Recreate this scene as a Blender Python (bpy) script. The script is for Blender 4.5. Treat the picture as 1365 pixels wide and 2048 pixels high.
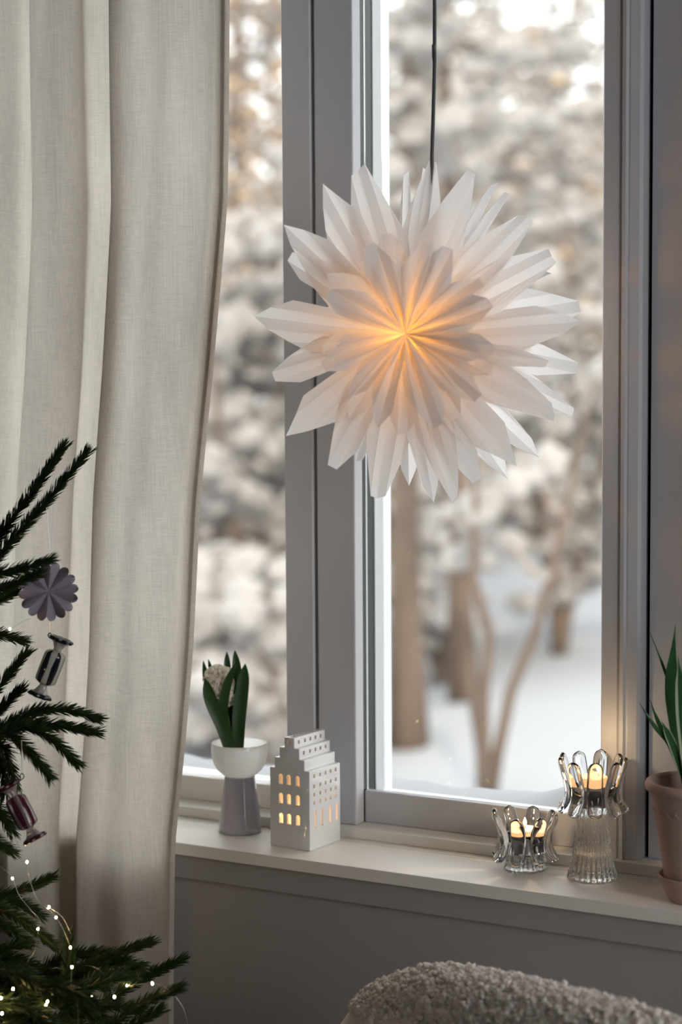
import bpy, bmesh, math, random
import numpy as np
from mathutils import Vector, Matrix

for o in list(bpy.data.objects):
    bpy.data.objects.remove(o)
sc = bpy.context.scene
COL = sc.collection
PI = math.pi
rnd = random.Random(7)
nrs = np.random.RandomState(11)

# ------------------------------------------------------------------ camera
FPX, IW, IH = 4000.0, 1365, 2048
yaw, pitch, roll = math.radians(29.3), math.radians(4.63), math.radians(0.35)
FWD = Vector((-math.sin(yaw) * math.cos(pitch), math.cos(yaw) * math.cos(pitch), -math.sin(pitch)))
_r = Vector((math.cos(yaw), math.sin(yaw), 0)); _u = _r.cross(FWD)
RGT = math.cos(roll) * _r - math.sin(roll) * _u
UPV = math.sin(roll) * _r + math.cos(roll) * _u
CAM = Vector((1.4736, -2.4321, 0.6703))
cd = bpy.data.cameras.new('camera'); cam = bpy.data.objects.new('camera', cd); COL.objects.link(cam)
m3 = Matrix((RGT, UPV, -FWD)).transposed()
cam.matrix_world = Matrix.Translation(CAM) @ m3.to_4x4()
cd.sensor_fit = 'VERTICAL'; cd.sensor_height = 36; cd.lens = FPX * 36 / IH
cd.clip_start = 0.05; cd.clip_end = 400
cd.dof.use_dof = True; cd.dof.focus_distance = 2.58; cd.dof.aperture_fstop = 2.7
sc.camera = cam

def at(px, py, d):
    """point seen at a pixel of the photograph, at its own distance d in metres"""
    return CAM + (FWD + RGT * ((px - IW / 2) / FPX) - UPV * ((py - IH / 2) / FPX)) * d
def at_y(px, py, y):
    r = FWD + RGT * ((px - IW / 2) / FPX) - UPV * ((py - IH / 2) / FPX)
    return CAM + r * ((y - CAM.y) / r.y)

# ------------------------------------------------------------------ world, sun, lights, exposure
w = bpy.data.worlds.new('winter_sky'); sc.world = w; w.use_nodes = True
bg = w.node_tree.nodes['Background']
bg.inputs[0].default_value = (0.96, 0.98, 1.0, 1); bg.inputs[1].default_value = 2.7
sd = bpy.data.lights.new('sun', 'SUN'); sun = bpy.data.objects.new('sun', sd); COL.objects.link(sun)
sd.energy = 2.4; sd.angle = math.radians(4); sd.color = (1.0, 0.83, 0.66)
sun.rotation_euler = Vector((-0.55, 0.80, -0.46)).to_track_quat('-Z', 'Y').to_euler()
ad = bpy.data.lights.new('side_fill_light', 'AREA'); al = bpy.data.objects.new('side_fill_light', ad); COL.objects.link(al)  # unseen area lamp added as soft room fill from the right
ad.shape = 'RECTANGLE'; ad.size = 1.3; ad.size_y = 1.4; ad.energy = 12.0; ad.color = (0.93, 0.96, 1.0)
al.location = (2.78, -1.05, 0.72)
al.rotation_euler = Vector((-1, 0, 0)).to_track_quat('-Z', 'Z').to_euler()
vs = sc.view_settings
vs.view_transform = 'Standard'; vs.look = 'None'; vs.exposure = 0.0; vs.gamma = 1.0; vs.use_curve_mapping = False
try:
    sc.cycles.use_denoising = True
    sc.cycles.sample_clamp_indirect = 6.0
    sc.cycles.max_bounces = 8; sc.cycles.diffuse_bounces = 4; sc.cycles.glossy_bounces = 4; sc.cycles.transmission_bounces = 8; sc.cycles.transparent_max_bounces = 12
    sc.cycles.use_adaptive_sampling = True; sc.cycles.adaptive_threshold = 0.08
except Exception:
    pass

# ------------------------------------------------------------------ materials
MATS = {}
def mat(name, col, rough=0.5, spec=0.5, trans=0.0, ior=1.45, metal=0.0, coat=0.0, emit=None, estr=0.0,
        noise=None, bump=None, sheen=0.0, sss=0.0):
    """noise = (scale, amount, stretch xyz, second colour); bump = (scale, strength, distance, stretch)"""
    m = bpy.data.materials.new(name); m.use_nodes = True; MATS[name] = m
    nt = m.node_tree; p = nt.nodes['Principled BSDF']
    p.inputs['Base Color'].default_value = (*col, 1); p.inputs['Roughness'].default_value = rough
    p.inputs['Specular IOR Level'].default_value = spec; p.inputs['Transmission Weight'].default_value = trans
    p.inputs['IOR'].default_value = ior; p.inputs['Metallic'].default_value = metal
    p.inputs['Coat Weight'].default_value = coat; p.inputs['Sheen Weight'].default_value = sheen
    p.inputs['Subsurface Weight'].default_value = sss
    if sss: p.inputs['Subsurface Scale'].default_value = 0.01
    if emit: p.inputs['Emission Color'].default_value = (*emit, 1); p.inputs['Emission Strength'].default_value = estr
    if noise or bump:
        tc = nt.nodes.new('ShaderNodeTexCoord')
    if noise:
        s, a, st, c2 = noise
        mp = nt.nodes.new('ShaderNodeMapping'); mp.inputs['Scale'].default_value = st
        n = nt.nodes.new('ShaderNodeTexNoise'); n.inputs['Scale'].default_value = s; n.inputs['Detail'].default_value = 6
        rp = nt.nodes.new('ShaderNodeValToRGB')
        rp.color_ramp.elements[0].position = 0.5 - 0.5 * (1 - a) - 0.02 + 0.0; rp.color_ramp.elements[1].position = 0.72
        rp.color_ramp.elements[0].color = (*c2, 1); rp.color_ramp.elements[1].color = (*col, 1)
        nt.links.new(tc.outputs['Object'], mp.inputs[0]); nt.links.new(mp.outputs[0], n.inputs['Vector'])
        nt.links.new(n.outputs[0], rp.inputs[0]); nt.links.new(rp.outputs[0], p.inputs['Base Color'])
    if bump:
        s, a, d, st = bump
        mp = nt.nodes.new('ShaderNodeMapping'); mp.inputs['Scale'].default_value = st
        n = nt.nodes.new('ShaderNodeTexNoise'); n.inputs['Scale'].default_value = s; n.inputs['Detail'].default_value = 5
        b = nt.nodes.new('ShaderNodeBump'); b.inputs['Strength'].default_value = a; b.inputs['Distance'].default_value = d
        nt.links.new(tc.outputs['Object'], mp.inputs[0]); nt.links.new(mp.outputs[0], n.inputs['Vector'])
        nt.links.new(n.outputs[0], b.inputs['Height']); nt.links.new(b.outputs[0], p.inputs['Normal'])
    return m

def translucent_mat(name, col, tcol, mixf, weave=None, rough=0.6):
    m = bpy.data.materials.new(name); m.use_nodes = True; MATS[name] = m
    nt = m.node_tree; nt.nodes.remove(nt.nodes['Principled BSDF']); out = nt.nodes['Material Output']
    d = nt.nodes.new('ShaderNodeBsdfDiffuse'); t = nt.nodes.new('ShaderNodeBsdfTranslucent'); mx = nt.nodes.new('ShaderNodeMixShader')
    d.inputs[0].default_value = (*col, 1); t.inputs[0].default_value = (*tcol, 1); mx.inputs[0].default_value = mixf
    nt.links.new(d.outputs[0], mx.inputs[1]); nt.links.new(t.outputs[0], mx.inputs[2]); nt.links.new(mx.outputs[0], out.inputs[0])
    if weave:
        tc = nt.nodes.new('ShaderNodeTexCoord')
        outs = []
        for st, sca in (((1300, 1300, 16), 1.0), ((60, 60, 1700), 1.0), ((22, 22, 5), 1.0)):
            mp = nt.nodes.new('ShaderNodeMapping'); mp.inputs['Scale'].default_value = st
            n = nt.nodes.new('ShaderNodeTexNoise'); n.inputs['Scale'].default_value = sca; n.inputs['Detail'].default_value = 3
            nt.links.new(tc.outputs['Object'], mp.inputs[0]); nt.links.new(mp.outputs[0], n.inputs['Vector']); outs.append(n)
        a1 = nt.nodes.new('ShaderNodeMath'); a1.operation = 'ADD'; a2 = nt.nodes.new('ShaderNodeMath'); a2.operation = 'ADD'
        nt.links.new(outs[0].outputs[0], a1.inputs[0]); nt.links.new(outs[1].outputs[0], a1.inputs[1])
        nt.links.new(a1.outputs[0], a2.inputs[0]); nt.links.new(outs[2].outputs[0], a2.inputs[1])
        mr = nt.nodes.new('ShaderNodeMapRange'); mr.inputs[1].default_value = 1.15; mr.inputs[2].default_value = 1.85
        mr.inputs[3].default_value = 1 - weave; mr.inputs[4].default_value = 1.0
        nt.links.new(a2.outputs[0], mr.inputs[0])
        for nd, c in ((d, col), (t, tcol)):
            mm = nt.nodes.new('ShaderNodeMix'); mm.data_type = 'RGBA'; mm.blend_type = 'MULTIPLY'
            mm.inputs[0].default_value = 1.0; mm.inputs[6].default_value = (*c, 1)
            nt.links.new(mr.outputs[0], mm.inputs[7]); nt.links.new(mm.outputs[2], nd.inputs[0])
        b = nt.nodes.new('ShaderNodeBump'); b.inputs['Strength'].default_value = 0.25; b.inputs['Distance'].default_value = 0.0006
        nt.links.new(a1.outputs[0], b.inputs['Height']); nt.links.new(b.outputs[0], d.inputs['Normal'])
    return m

def glass_pane_mat():
    m = bpy.data.materials.new('window_glass'); m.use_nodes = True; MATS['window_glass'] = m
    nt = m.node_tree; nt.nodes.remove(nt.nodes['Principled BSDF']); out = nt.nodes['Material Output']
    t = nt.nodes.new('ShaderNodeBsdfTransparent'); g = nt.nodes.new('ShaderNodeBsdfGlossy'); mx = nt.nodes.new('ShaderNodeMixShader')
    t.inputs[0].default_value = (0.992, 0.997, 0.995, 1); g.inputs['Roughness'].default_value = 0.02
    f = nt.nodes.new('ShaderNodeFresnel'); f.inputs[0].default_value = 1.12
    nt.links.new(f.outputs[0], mx.inputs[0]); nt.links.new(t.outputs[0], mx.inputs[1]); nt.links.new(g.outputs[0], mx.inputs[2])
    nt.links.new(mx.outputs[0], out.inputs[0]); return m

glass_pane_mat()
mat('frame_paint', (0.645, 0.65, 0.675), 0.42, 0.4, bump=(60, 0.08, 0.002, (1, 1, 0.1)))
mat('outer_paint', (0.86, 0.88, 0.88), 0.5, 0.4)
mat('sill_paint', (0.86, 0.82, 0.745), 0.4, 0.45, bump=(40, 0.10, 0.002, (0.15, 1, 1)))
mat('wall_paint', (0.40, 0.375, 0.36), 0.75, 0.25, noise=(4, 0.35, (1, 1, 1), (0.36, 0.335, 0.32)), bump=(180, 0.06, 0.002, (1, 1, 1)))
mat('room_paint', (0.34, 0.36, 0.39), 0.85, 0.2)
mat('floor_wood', (0.20, 0.18, 0.165), 0.5, 0.4, noise=(3, 0.4, (1, 14, 1), (0.15, 0.13, 0.12)))
mat('gasket', (0.012, 0.02, 0.016), 0.35, 0.5)
mat('gap_black', (0.006, 0.006, 0.006), 0.8, 0.1)
translucent_mat('linen', (0.78, 0.735, 0.67), (0.86, 0.795, 0.70), 0.56, weave=0.28)
translucent_mat('star_paper', (0.92, 0.90, 0.89), (0.96, 0.935, 0.915), 0.66)
mat('cord', (0.10, 0.10, 0.10), 0.5, 0.4)
mat('bulb_glow', (1, 0.8, 0.5), 0.4, emit=(1.0, 0.42, 0.08), estr=6)
mat('socket', (0.8, 0.8, 0.78), 0.4)
mat('needle', (0.020, 0.040, 0.010), 0.5, 0.35, noise=(60, 0.4, (1, 1, 1), (0.012, 0.028, 0.008)))
mat('fir_wood', (0.10, 0.055, 0.03), 0.8, 0.2)
mat('led', (1, 0.8, 0.5), 0.3, emit=(1.0, 0.66, 0.27), estr=210)
mat('silver_wire', (0.55, 0.52, 0.46), 0.3, metal=1.0)
mat('lilac_paper', (0.27, 0.235, 0.28), 0.8, 0.2)
mat('silver_thread', (0.75, 0.75, 0.78), 0.3, metal=1.0)
mat('gold_thread', (0.6, 0.5, 0.2), 0.4, metal=0.6)
mat('black_glaze', (0.006, 0.008, 0.012), 0.08, 0.6)
mat('pearl_glass', (0.52, 0.50, 0.46), 0.10, 0.6, trans=0.35)
mat('wine_glaze', (0.055, 0.004, 0.014), 0.07, 0.7)
mat('rose_glass', (0.85, 0.70, 0.68), 0.05, 0.6, trans=0.85)
mat('white_glaze', (0.80, 0.795, 0.785), 0.08, 0.5, coat=0.5)
def glazed_translucent(name, col, tcol, f):
    m = translucent_mat(name, col, tcol, f); nt = m.node_tree; out = nt.nodes['Material Output']; src = out.inputs[0].links[0].from_socket
    g = nt.nodes.new('ShaderNodeBsdfGlossy'); g.inputs['Roughness'].default_value = 0.08; fr = nt.nodes.new('ShaderNodeFresnel'); fr.inputs[0].default_value = 1.45
    mx = nt.nodes.new('ShaderNodeMixShader'); mx.inputs[0].default_value = 0.06; nt.links.new(src, mx.inputs[1]); nt.links.new(g.outputs[0], mx.inputs[2]); nt.links.new(mx.outputs[0], out.inputs[0])
glazed_translucent('milk_glass', (0.88, 0.86, 0.82), (0.98, 0.96, 0.92), 0.80)
mat('lilac_lustre', (0.44, 0.40, 0.43), 0.10, 0.7, coat=0.7, noise=(9, 0.35, (1, 1, 0.6), (0.33, 0.31, 0.37)))
mat('hyacinth_leaf', (0.022, 0.062, 0.010), 0.38, 0.45, noise=(30, 0.4, (1, 1, 0.1), (0.014, 0.040, 0.008)))
mat('leaf_stalk', (0.10, 0.20, 0.03), 0.45, 0.4)
translucent_mat('petal_cream', (0.95, 0.89, 0.78), (0.95, 0.88, 0.74), 0.35)
mat('clear_glass', (1, 1, 1), 0.015, 0.5, trans=1.0, ior=1.48)
mat('ribbed_glass', (1, 1, 1), 0.0, 0.5, trans=1.0, ior=1.46, bump=(160, 0.32, 0.003, (1, 1, 0.30)))
mat('tin', (0.55, 0.54, 0.56), 0.35, metal=0.85)
mat('wax', (0.95, 0.8, 0.6), 0.5, emit=(1.0, 0.50, 0.17), estr=0.95)  # warm emission stands in for flame light passing through the wax
mat('flame', (1, 0.8, 0.4), 0.5, emit=(1.0, 0.62, 0.25), estr=9)
mat('terracotta', (0.54, 0.385, 0.325), 0.85, 0.2, noise=(10, 0.45, (1, 1, 1), (0.44, 0.305, 0.255)), bump=(120, 0.15, 0.002, (1, 1, 1)))
mat('soil', (0.03, 0.02, 0.014), 0.95, 0.1, bump=(150, 0.8, 0.004, (1, 1, 1)))
mat('pot_leaf', (0.035, 0.13, 0.035), 0.35, 0.5, noise=(20, 0.4, (1, 1, 0.2), (0.02, 0.075, 0.02)))
mat('pot_leaf_margin', (0.42, 0.48, 0.30), 0.4, 0.4)
mat('fleece', (0.88, 0.80, 0.71), 0.95, 0.1, sheen=0.6, noise=(60, 0.4, (1, 1, 1), (0.74, 0.66, 0.58)))
mat('chair_wood', (0.20, 0.12, 0.06), 0.5, 0.4)
mat('snow', (0.40, 0.405, 0.415), 0.9, 0.1)
mat('bark', (0.20, 0.15, 0.115), 0.9, 0.1, noise=(6, 0.4, (1, 1, 0.25), (0.12, 0.09, 0.07)))
mat('branch_snow', (0.38, 0.36, 0.34), 0.9, 0.1)
mat('pale_bark', (0.32, 0.27, 0.23), 0.9, 0.1, noise=(6, 0.4, (1, 1, 0.4), (0.22, 0.18, 0.15)))
mat('dry_leaf', (0.50, 0.37, 0.25), 0.8, 0.1)
mat('twig_tan', (0.38, 0.325, 0.275), 0.9, 0.1)
mat('far_wood', (0.44, 0.40, 0.375), 1.0, 0.0, noise=(0.55, 0.55, (1, 1, 0.5), (0.36, 0.32, 0.295)))  # distance haze is put into this pale colour

# ------------------------------------------------------------------ helpers
class MB:
    def __init__(s): s.v = []; s.f = []; s.mi = []
    def add(s, vs_, fs, mi=0):
        o = len(s.v); s.v += [tuple(v) for v in vs_]; s.f += [tuple(i + o for i in f) for f in fs]; s.mi += [mi] * len(fs); return s
    def box(s, x0, x1, y0, y1, z0, z1, mi=0):
        v = [(x0, y0, z0), (x1, y0, z0), (x1, y1, z0), (x0, y1, z0), (x0, y0, z1), (x1, y0, z1), (x1, y1, z1), (x0, y1, z1)]
        return s.add(v, [(0, 3, 2, 1), (4, 5, 6, 7), (0, 1, 5, 4), (1, 2, 6, 5), (2, 3, 7, 6), (3, 0, 4, 7)], mi)
    def tube(s, pts, rad, n=8, cap=True, squash=None, mi=0, closed=False):
        pts = [Vector(p) for p in pts]; k = len(pts)
        if not hasattr(rad, '__len__'): rad = [rad] * k
        up = None; vs_ = []; fs = []
        for i, p in enumerate(pts):
            t = (pts[min(i + 1, k - 1)] - pts[max(i - 1, 0)])
            t = t.normalized() if t.length > 1e-9 else Vector((0, 0, 1))
            if up is None:
                a = Vector((0, 0, 1)) if abs(t.z) < 0.9 else Vector((1, 0, 0)); up = (a - t * a.dot(t)).normalized()
            else:
                up = up - t * up.dot(t); up = up.normalized() if up.length > 1e-6 else Vector((1, 0, 0))
            sd_ = t.cross(up)
            for j in range(n):
                a = 2 * PI * j / n; q = squash or 1.0
                vs_.append(p + (sd_ * math.cos(a) + up * math.sin(a) * q) * rad[i])
        for i in range(k - 1):
            for j in range(n):
                a, b = i * n + j, i * n + (j + 1) % n; fs.append((a, b, b + n, a + n))
        if cap: fs.append(tuple(range(n))[::-1]); fs.append(tuple((k - 1) * n + j for j in range(n)))
        return s.add(vs_, fs, mi)
    def lathe(s, prof, n=48, center=(0, 0), fn=None, mi=0, wrap=False):
        vs_ = []; fs = []; k = len(prof)
        for i, (r, z) in enumerate(prof):
            for j in range(n):
                a = 2 * PI * j / n; rr = r if fn is None else fn(r, z, a, i)
                vs_.append((center[0] + rr * math.cos(a), center[1] + rr * math.sin(a), z))
        for i in range(k - 1 + (1 if wrap else 0)):
            for j in range(n):
                a, b = i * n + j, i * n + (j + 1) % n; i2 = ((i + 1) % k) * n
                fs.append((a, b, i2 + (j + 1) % n, i2 + j))
        if not wrap:
            if prof[0][0] > 1e-6: fs.append(tuple(range(n))[::-1])
            if prof[-1][0] > 1e-6: fs.append(tuple((k - 1) * n + j for j in range(n)))
        return s.add(vs_, fs, mi)
    def grid(s, P, mi=0):
        nu = len(P); nv = len(P[0]); vs_ = [q for row in P for q in row]
        fs = [(i * nv + j, i * nv + j + 1, (i + 1) * nv + j + 1, (i + 1) * nv + j) for i in range(nu - 1) for j in range(nv - 1)]
        return s.add(vs_, fs, mi)
    def build(s, name, mt, parent=None, smooth=False, world=False, weld=0.0, bevel=0.0, sub=0, angle=None):
        me = bpy.data.meshes.new(name)
        off = Vector((0, 0, 0))
        if world and parent is not None:
            q = parent
            while q is not None: off += q.location; q = q.parent
        me.from_pydata([tuple(Vector(v) - off) for v in s.v] if off.length else s.v, [], s.f)
        for m_ in ([mt] if isinstance(mt, str) else mt): me.materials.append(MATS[m_])
        if not isinstance(mt, str): me.polygons.foreach_set('material_index', s.mi)
        if weld or True:
            bm = bmesh.new(); bm.from_mesh(me)
            if weld: bmesh.ops.remove_doubles(bm, verts=bm.verts, dist=weld)
            bmesh.ops.recalc_face_normals(bm, faces=bm.faces)
            if bevel: bmesh.ops.bevel(bm, geom=[e for e in bm.edges if len(e.link_faces) == 2 and e.calc_face_angle(0) > 0.5], offset=bevel, segments=2, affect='EDGES', profile=0.6)
            bm.to_mesh(me); bm.free()
        if smooth:
            me.polygons.foreach_set('use_smooth', [True] * len(me.polygons))
            if angle: me.set_sharp_from_angle(angle=math.radians(angle))
        me.update()
        o = bpy.data.objects.new(name, me); COL.objects.link(o); o.parent = parent
        if sub:
            md = o.modifiers.new('smooth', 'SUBSURF'); md.levels = sub; md.render_levels = sub
        return o

def raw_mesh(name, V, F, mt, parent=None, world=True, smooth=False):
    """numpy mesh with equal face sizes"""
    V = np.asarray(V, dtype=np.float32)
    if world and parent is not None:
        off = Vector((0, 0, 0)); q = parent
        while q is not None: off += q.location; q = q.parent
        V = V - np.array(off, dtype=np.float32)
    F = np.asarray(F, dtype=np.int32); k = F.shape[1]
    me = bpy.data.meshes.new(name); me.vertices.add(len(V)); me.vertices.foreach_set('co', V.ravel())
    me.loops.add(F.size); me.loops.foreach_set('vertex_index', F.ravel())
    me.polygons.add(len(F)); me.polygons.foreach_set('loop_start', np.arange(len(F)) * k)
    try: me.polygons.foreach_set('loop_total', np.full(len(F), k))
    except Exception: pass
    me.polygons.foreach_set('use_smooth', np.full(len(F), smooth))
    me.materials.append(MATS[mt]); me.update(calc_edges=True); me.validate()
    o = bpy.data.objects.new(name, me); COL.objects.link(o); o.parent = parent
    return o

def empty(name, loc=(0, 0, 0), rz=0.0):
    o = bpy.data.objects.new(name, None); COL.objects.link(o); o.location = loc; o.rotation_euler = (0, 0, rz); o.empty_display_size = 0.05
    return o
def tag(o, label, cat, group=None):
    o['label'] = label; o['category'] = cat
    if group: o['group'] = group
    return o
def struct(o, label=None):
    o['kind'] = 'structure'
    if label: o['label'] = label
    return o
def stuff(o): o['kind'] = 'stuff'; return o
def catmull(P, n):
    P = [np.array(p, float) for p in P]; Q = [2 * P[0] - P[1]] + P + [2 * P[-1] - P[-2]]; out = []
    for i in range(1, len(Q) - 2):
        for k in range(n):
            t = k / n; a, b, c, d = Q[i - 1:i + 3]
            out.append(0.5 * (2 * b + (c - a) * t + (2 * a - 5 * b + 4 * c - d) * t * t + (3 * b - a - 3 * c + d) * t ** 3))
    out.append(P[-1]); return [Vector(o) if len(o) == 3 else tuple(o) for o in out]

# ------------------------------------------------------------------ the setting: room shell
ZF, ZC = -0.80, 1.85                 # floor and ceiling heights, sill top is 0
XL, XR, YB = -1.6, 2.75, -3.7
NX0, NX1, NZ1 = -0.78, 0.92, 1.50    # the window niche
wb = MB()
wb.box(XL, XR, -0.186, 0.10, ZF, -0.051)
wb.box(XL, NX0, -0.186, 0.10, -0.051, ZC); wb.box(NX1, XR, -0.186, 0.10, -0.051, ZC)
wb.box(NX0, NX1, -0.186, 0.10, NZ1, ZC); wb.box(NX0, NX1, -0.165, 0.10, -0.051, -0.018)
struct(wb.build('wall_back', 'wall_paint'), 'grey painted wall below and around the window')
struct(MB().box(XL, XR, -0.191, -0.1862, -0.050, -0.0172).build('trim_1', 'wall_paint', bevel=0.001), 'narrow grey apron board under the window sill')
struct(MB().box(XL, XR, YB, 0.1, ZF - 0.1, ZF).build('floor', 'floor_wood'), 'wooden floor of the room')
struct(MB().box(XL, XR, YB, 0.1, ZC, ZC + 0.15).build('ceiling', 'room_paint'), 'plain ceiling of the room')
struct(MB().box(XL - 0.15, XL, YB, 0.1, ZF, ZC).build('wall_left', 'room_paint'), 'plain wall on the left side of the room')
struct(MB().box(XL - 0.15, XR + 0.15, YB - 0.15, YB, ZF, ZC).build('wall_front', 'room_paint'), 'plain wall behind the viewer')
wr = MB(); y0, y1, z0, z1 = -1.75, -0.35, 0.0, 1.45  # opening added in the unseen wall to hold the side fill lamp
wr.box(XR, XR + 0.15, YB, y0, ZF, ZC); wr.box(XR, XR + 0.15, y1, 0.1, ZF, ZC)
wr.box(XR, XR + 0.15, y0, y1, ZF, z0); wr.box(XR, XR + 0.15, y0, y1, z1, ZC)
struct(wr.build('wall_right', 'room_paint'), 'plain wall with an opening added for the fill light on the right side of the room')
# sill board: two boards with a fine joint, front edge slightly rounded
s_ = empty('trim_2', (0, -0.1, 0)); struct(s_, 'cream painted wooden window sill holding the vase, lantern and candle holders')
MB().box(NX0 + 0.0, NX1, -0.196, -0.0812, -0.017, 0.0).build('sill_board', 'sill_paint', s_, world=True, bevel=0.0012)
MB().box(NX0, NX1, -0.0802, -0.045, -0.017, 0.0).build('sill_back_board', 'sill_paint', s_, world=True, bevel=0.0006)
MB().box(NX0, NX1, -0.064, 0.10, 0.0002, 0.015).build('sill_step', 'sill_paint', s_, world=True, bevel=0.001)
# right window: fixed posts, inner sash, gasket, outer frame, two panes
def stepped(mb, prof, z0, z1):
    """vertical moulding: closed outline (x,y) extruded in z"""
    n = len(prof); v = [(x, y, z0) for x, y in prof] + [(x, y, z1) for x, y in prof]
    f = [(i, (i + 1) % n, (i + 1) % n + n, i + n) for i in range(n)] + [tuple(range(n))[::-1], tuple(range(n, 2 * n))]
    return mb.add(v, f)
ZT = 1.47
w2 = empty('window_2', (0.33, 0, 0.015)); struct(w2, 'tall window pane behind the paper star, white painted frame')
MB().box(0.0985, 0.158, -0.050, -0.0262, 0.0152, ZT).build('post', 'frame_paint', w2, world=True, bevel=0.0025)
post2 = bpy.data.objects['post']
MB().box(0.0985, 0.1575, -0.026, -0.0182, 0.0152, ZT).build('gasket', 'gasket', post2, world=True)
MB().box(0.0985, 0.1580, -0.0180, -0.0138, 0.0152, ZT).build('glazing_bead', 'outer_paint', post2, world=True)
MB().box(0.0985, 0.1572, -0.0136, 0.0070, 0.0152, ZT).build('gasket', 'gasket', post2, world=True)
MB().box(0.0985, 0.1585, 0.0072, 0.0560, 0.0152, ZT).build('outer_stile', 'outer_paint', w2, world=True, bevel=0.001)
MB().box(0.1582, 0.512, -0.0255, -0.0125, 0.0152, 0.0600).build('bottom_rail', 'frame_paint', w2, world=True, bevel=0.0018)
MB().box(0.1582, 0.512, -0.0123, -0.003, 0.0152, 0.0575).build('rail_gasket', 'gasket', w2, world=True)
MB().box(0.1588, 0.512, 0.0072, 0.0560, 0.0152, 0.046).build('outer_bottom_rail', 'outer_paint', w2, world=True, bevel=0.001)
MB().box(0.1582, 0.512, -0.021, -0.008, ZT - 0.05, ZT).build('top_rail', 'frame_paint', w2, world=True, bevel=0.0018)
pr = [(0.510, 0.0), (0.510, -0.022), (0.513, -0.024), (0.513, -0.034), (0.5165, -0.036), (0.5165, -0.044), (0.520, -0.050),
      (0.541, -0.0515), (0.543, -0.0485), (0.546, -0.0545), (0.551, -0.0555), (0.5535, -0.052), (0.556, -0.0525), (0.567, -0.0495), (0.5708, -0.046), (0.5708, 0.07), (0.512, 0.07)]
stepped(MB(), pr, 0.0152, ZT).build('moulded_stile', 'frame_paint', w2, world=True)
MB().box(0.5085, 0.5099, -0.0235, 0.0, 0.0605, ZT).build('gasket', 'gasket', w2, world=True)
MB().box(0.1583, 0.5098, -0.0175, -0.0142, 0.0602, ZT - 0.04).build('inner_pane', 'window_glass', w2, world=True)
MB().box(0.1590, 0.5098, 0.030, 0.0335, 0.0462, ZT - 0.04).build('outer_pane', 'window_glass', w2, world=True)
# left window, half behind the curtain
w1 = empty('window_1', (-0.3, 0, 0.015)); struct(w1, 'window pane beside the curtain, left of the dark vertical gap')
stepped(MB(), [(0.0455, 0.07), (0.0455, -0.046), (0.048, -0.050), (0.091, -0.050), (0.0928, -0.047), (0.0928, 0.07)], 0.0152, ZT).build('post', 'frame_paint', w1, world=True)
MB().box(-0.70, 0.0453, -0.021, -0.008, 0.0152, 0.050).build('bottom_rail', 'sill_paint', w1, world=True, bevel=0.0018)
MB().box(-0.70, 0.0453, 0.017, 0.070, 0.0152, 0.040).build('outer_bottom_rail', 'outer_paint', w1, world=True, bevel=0.001)
MB().box(-0.70, 0.0453, -0.021, -0.008, ZT - 0.05, ZT).build('top_rail', 'frame_paint', w1, world=True, bevel=0.0018)
MB().box(-0.775, -0.70, -0.050, 0.070, 0.0152, ZT).build('post', 'frame_paint', w1, world=True, bevel=0.0025)
MB().box(-0.699, 0.0453, -0.0175, -0.0142, 0.0502, ZT - 0.04).build('inner_pane', 'window_glass', w1, world=True)
MB().box(-0.699, 0.0453, 0.040, 0.0435, 0.0402, ZT - 0.04).build('outer_pane', 'window_glass', w1, world=True)
struct(MB().box(0.0930, 0.0983, -0.022, 0.07, 0.0152, ZT).build('trim_3', 'gap_black'), 'dark vertical gap between the two window posts')
tp = MB(); tp.box(0.5765, 0.628, -0.030, 0.07, 0.0152, ZT); tp.box(0.629, NX1 - 0.001, -0.036, 0.07, 0.0152, ZT)
struct(tp.build('trim_4', 'frame_paint', bevel=0.0015), 'flat grey casing boards beside the window behind the potted plant')
struct(MB().box(0.5710, 0.5763, -0.022, 0.07, 0.0152, ZT).build('trim_5', 'gap_black'), 'dark joint between moulded stile and casing')
struct(MB().box(NX0, NX1, -0.06, 0.07, ZT, NZ1 - 0.0005).build('trim_6', 'frame_paint'), 'window head above the panes')
# ledge outside and snow on it
struct(MB().box(NX0, NX1, 0.1005, 0.24, -0.05, 0.012).build('trim_7', 'outer_paint'), 'outer window ledge under the snow')
P = []
for i in range(61):
    x = NX0 + (NX1 - NX0) * i / 60; row = []
    for j in range(9):
        y = 0.072 + 0.16 * j / 8
        rise = 0.006 + 0.058 / (1 + math.exp(-(x - 0.36) * 22)) + 0.008 * math.sin(x * 23) * math.sin(x * 9 + 1)
        row.append((x, y, 0.014 + max(0.003, rise) * math.sin(PI * (0.12 + 0.8 * j / 8)) ** 0.6 + 0.002 * math.sin(70 * x + 3 * j)))
    P.append(row)
sn = MB().grid(P); sn.add([(NX0, 0.072, 0.0125), (NX1, 0.072, 0.0125), (NX1, 0.232, 0.0125), (NX0, 0.232, 0.0125)], [(0, 1, 2, 3)])
so = sn.build('snow_bank', 'snow', smooth=True)
tag(so, 'white snow heaped on the ledge outside the window', 'snow'); stuff(so)
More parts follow.
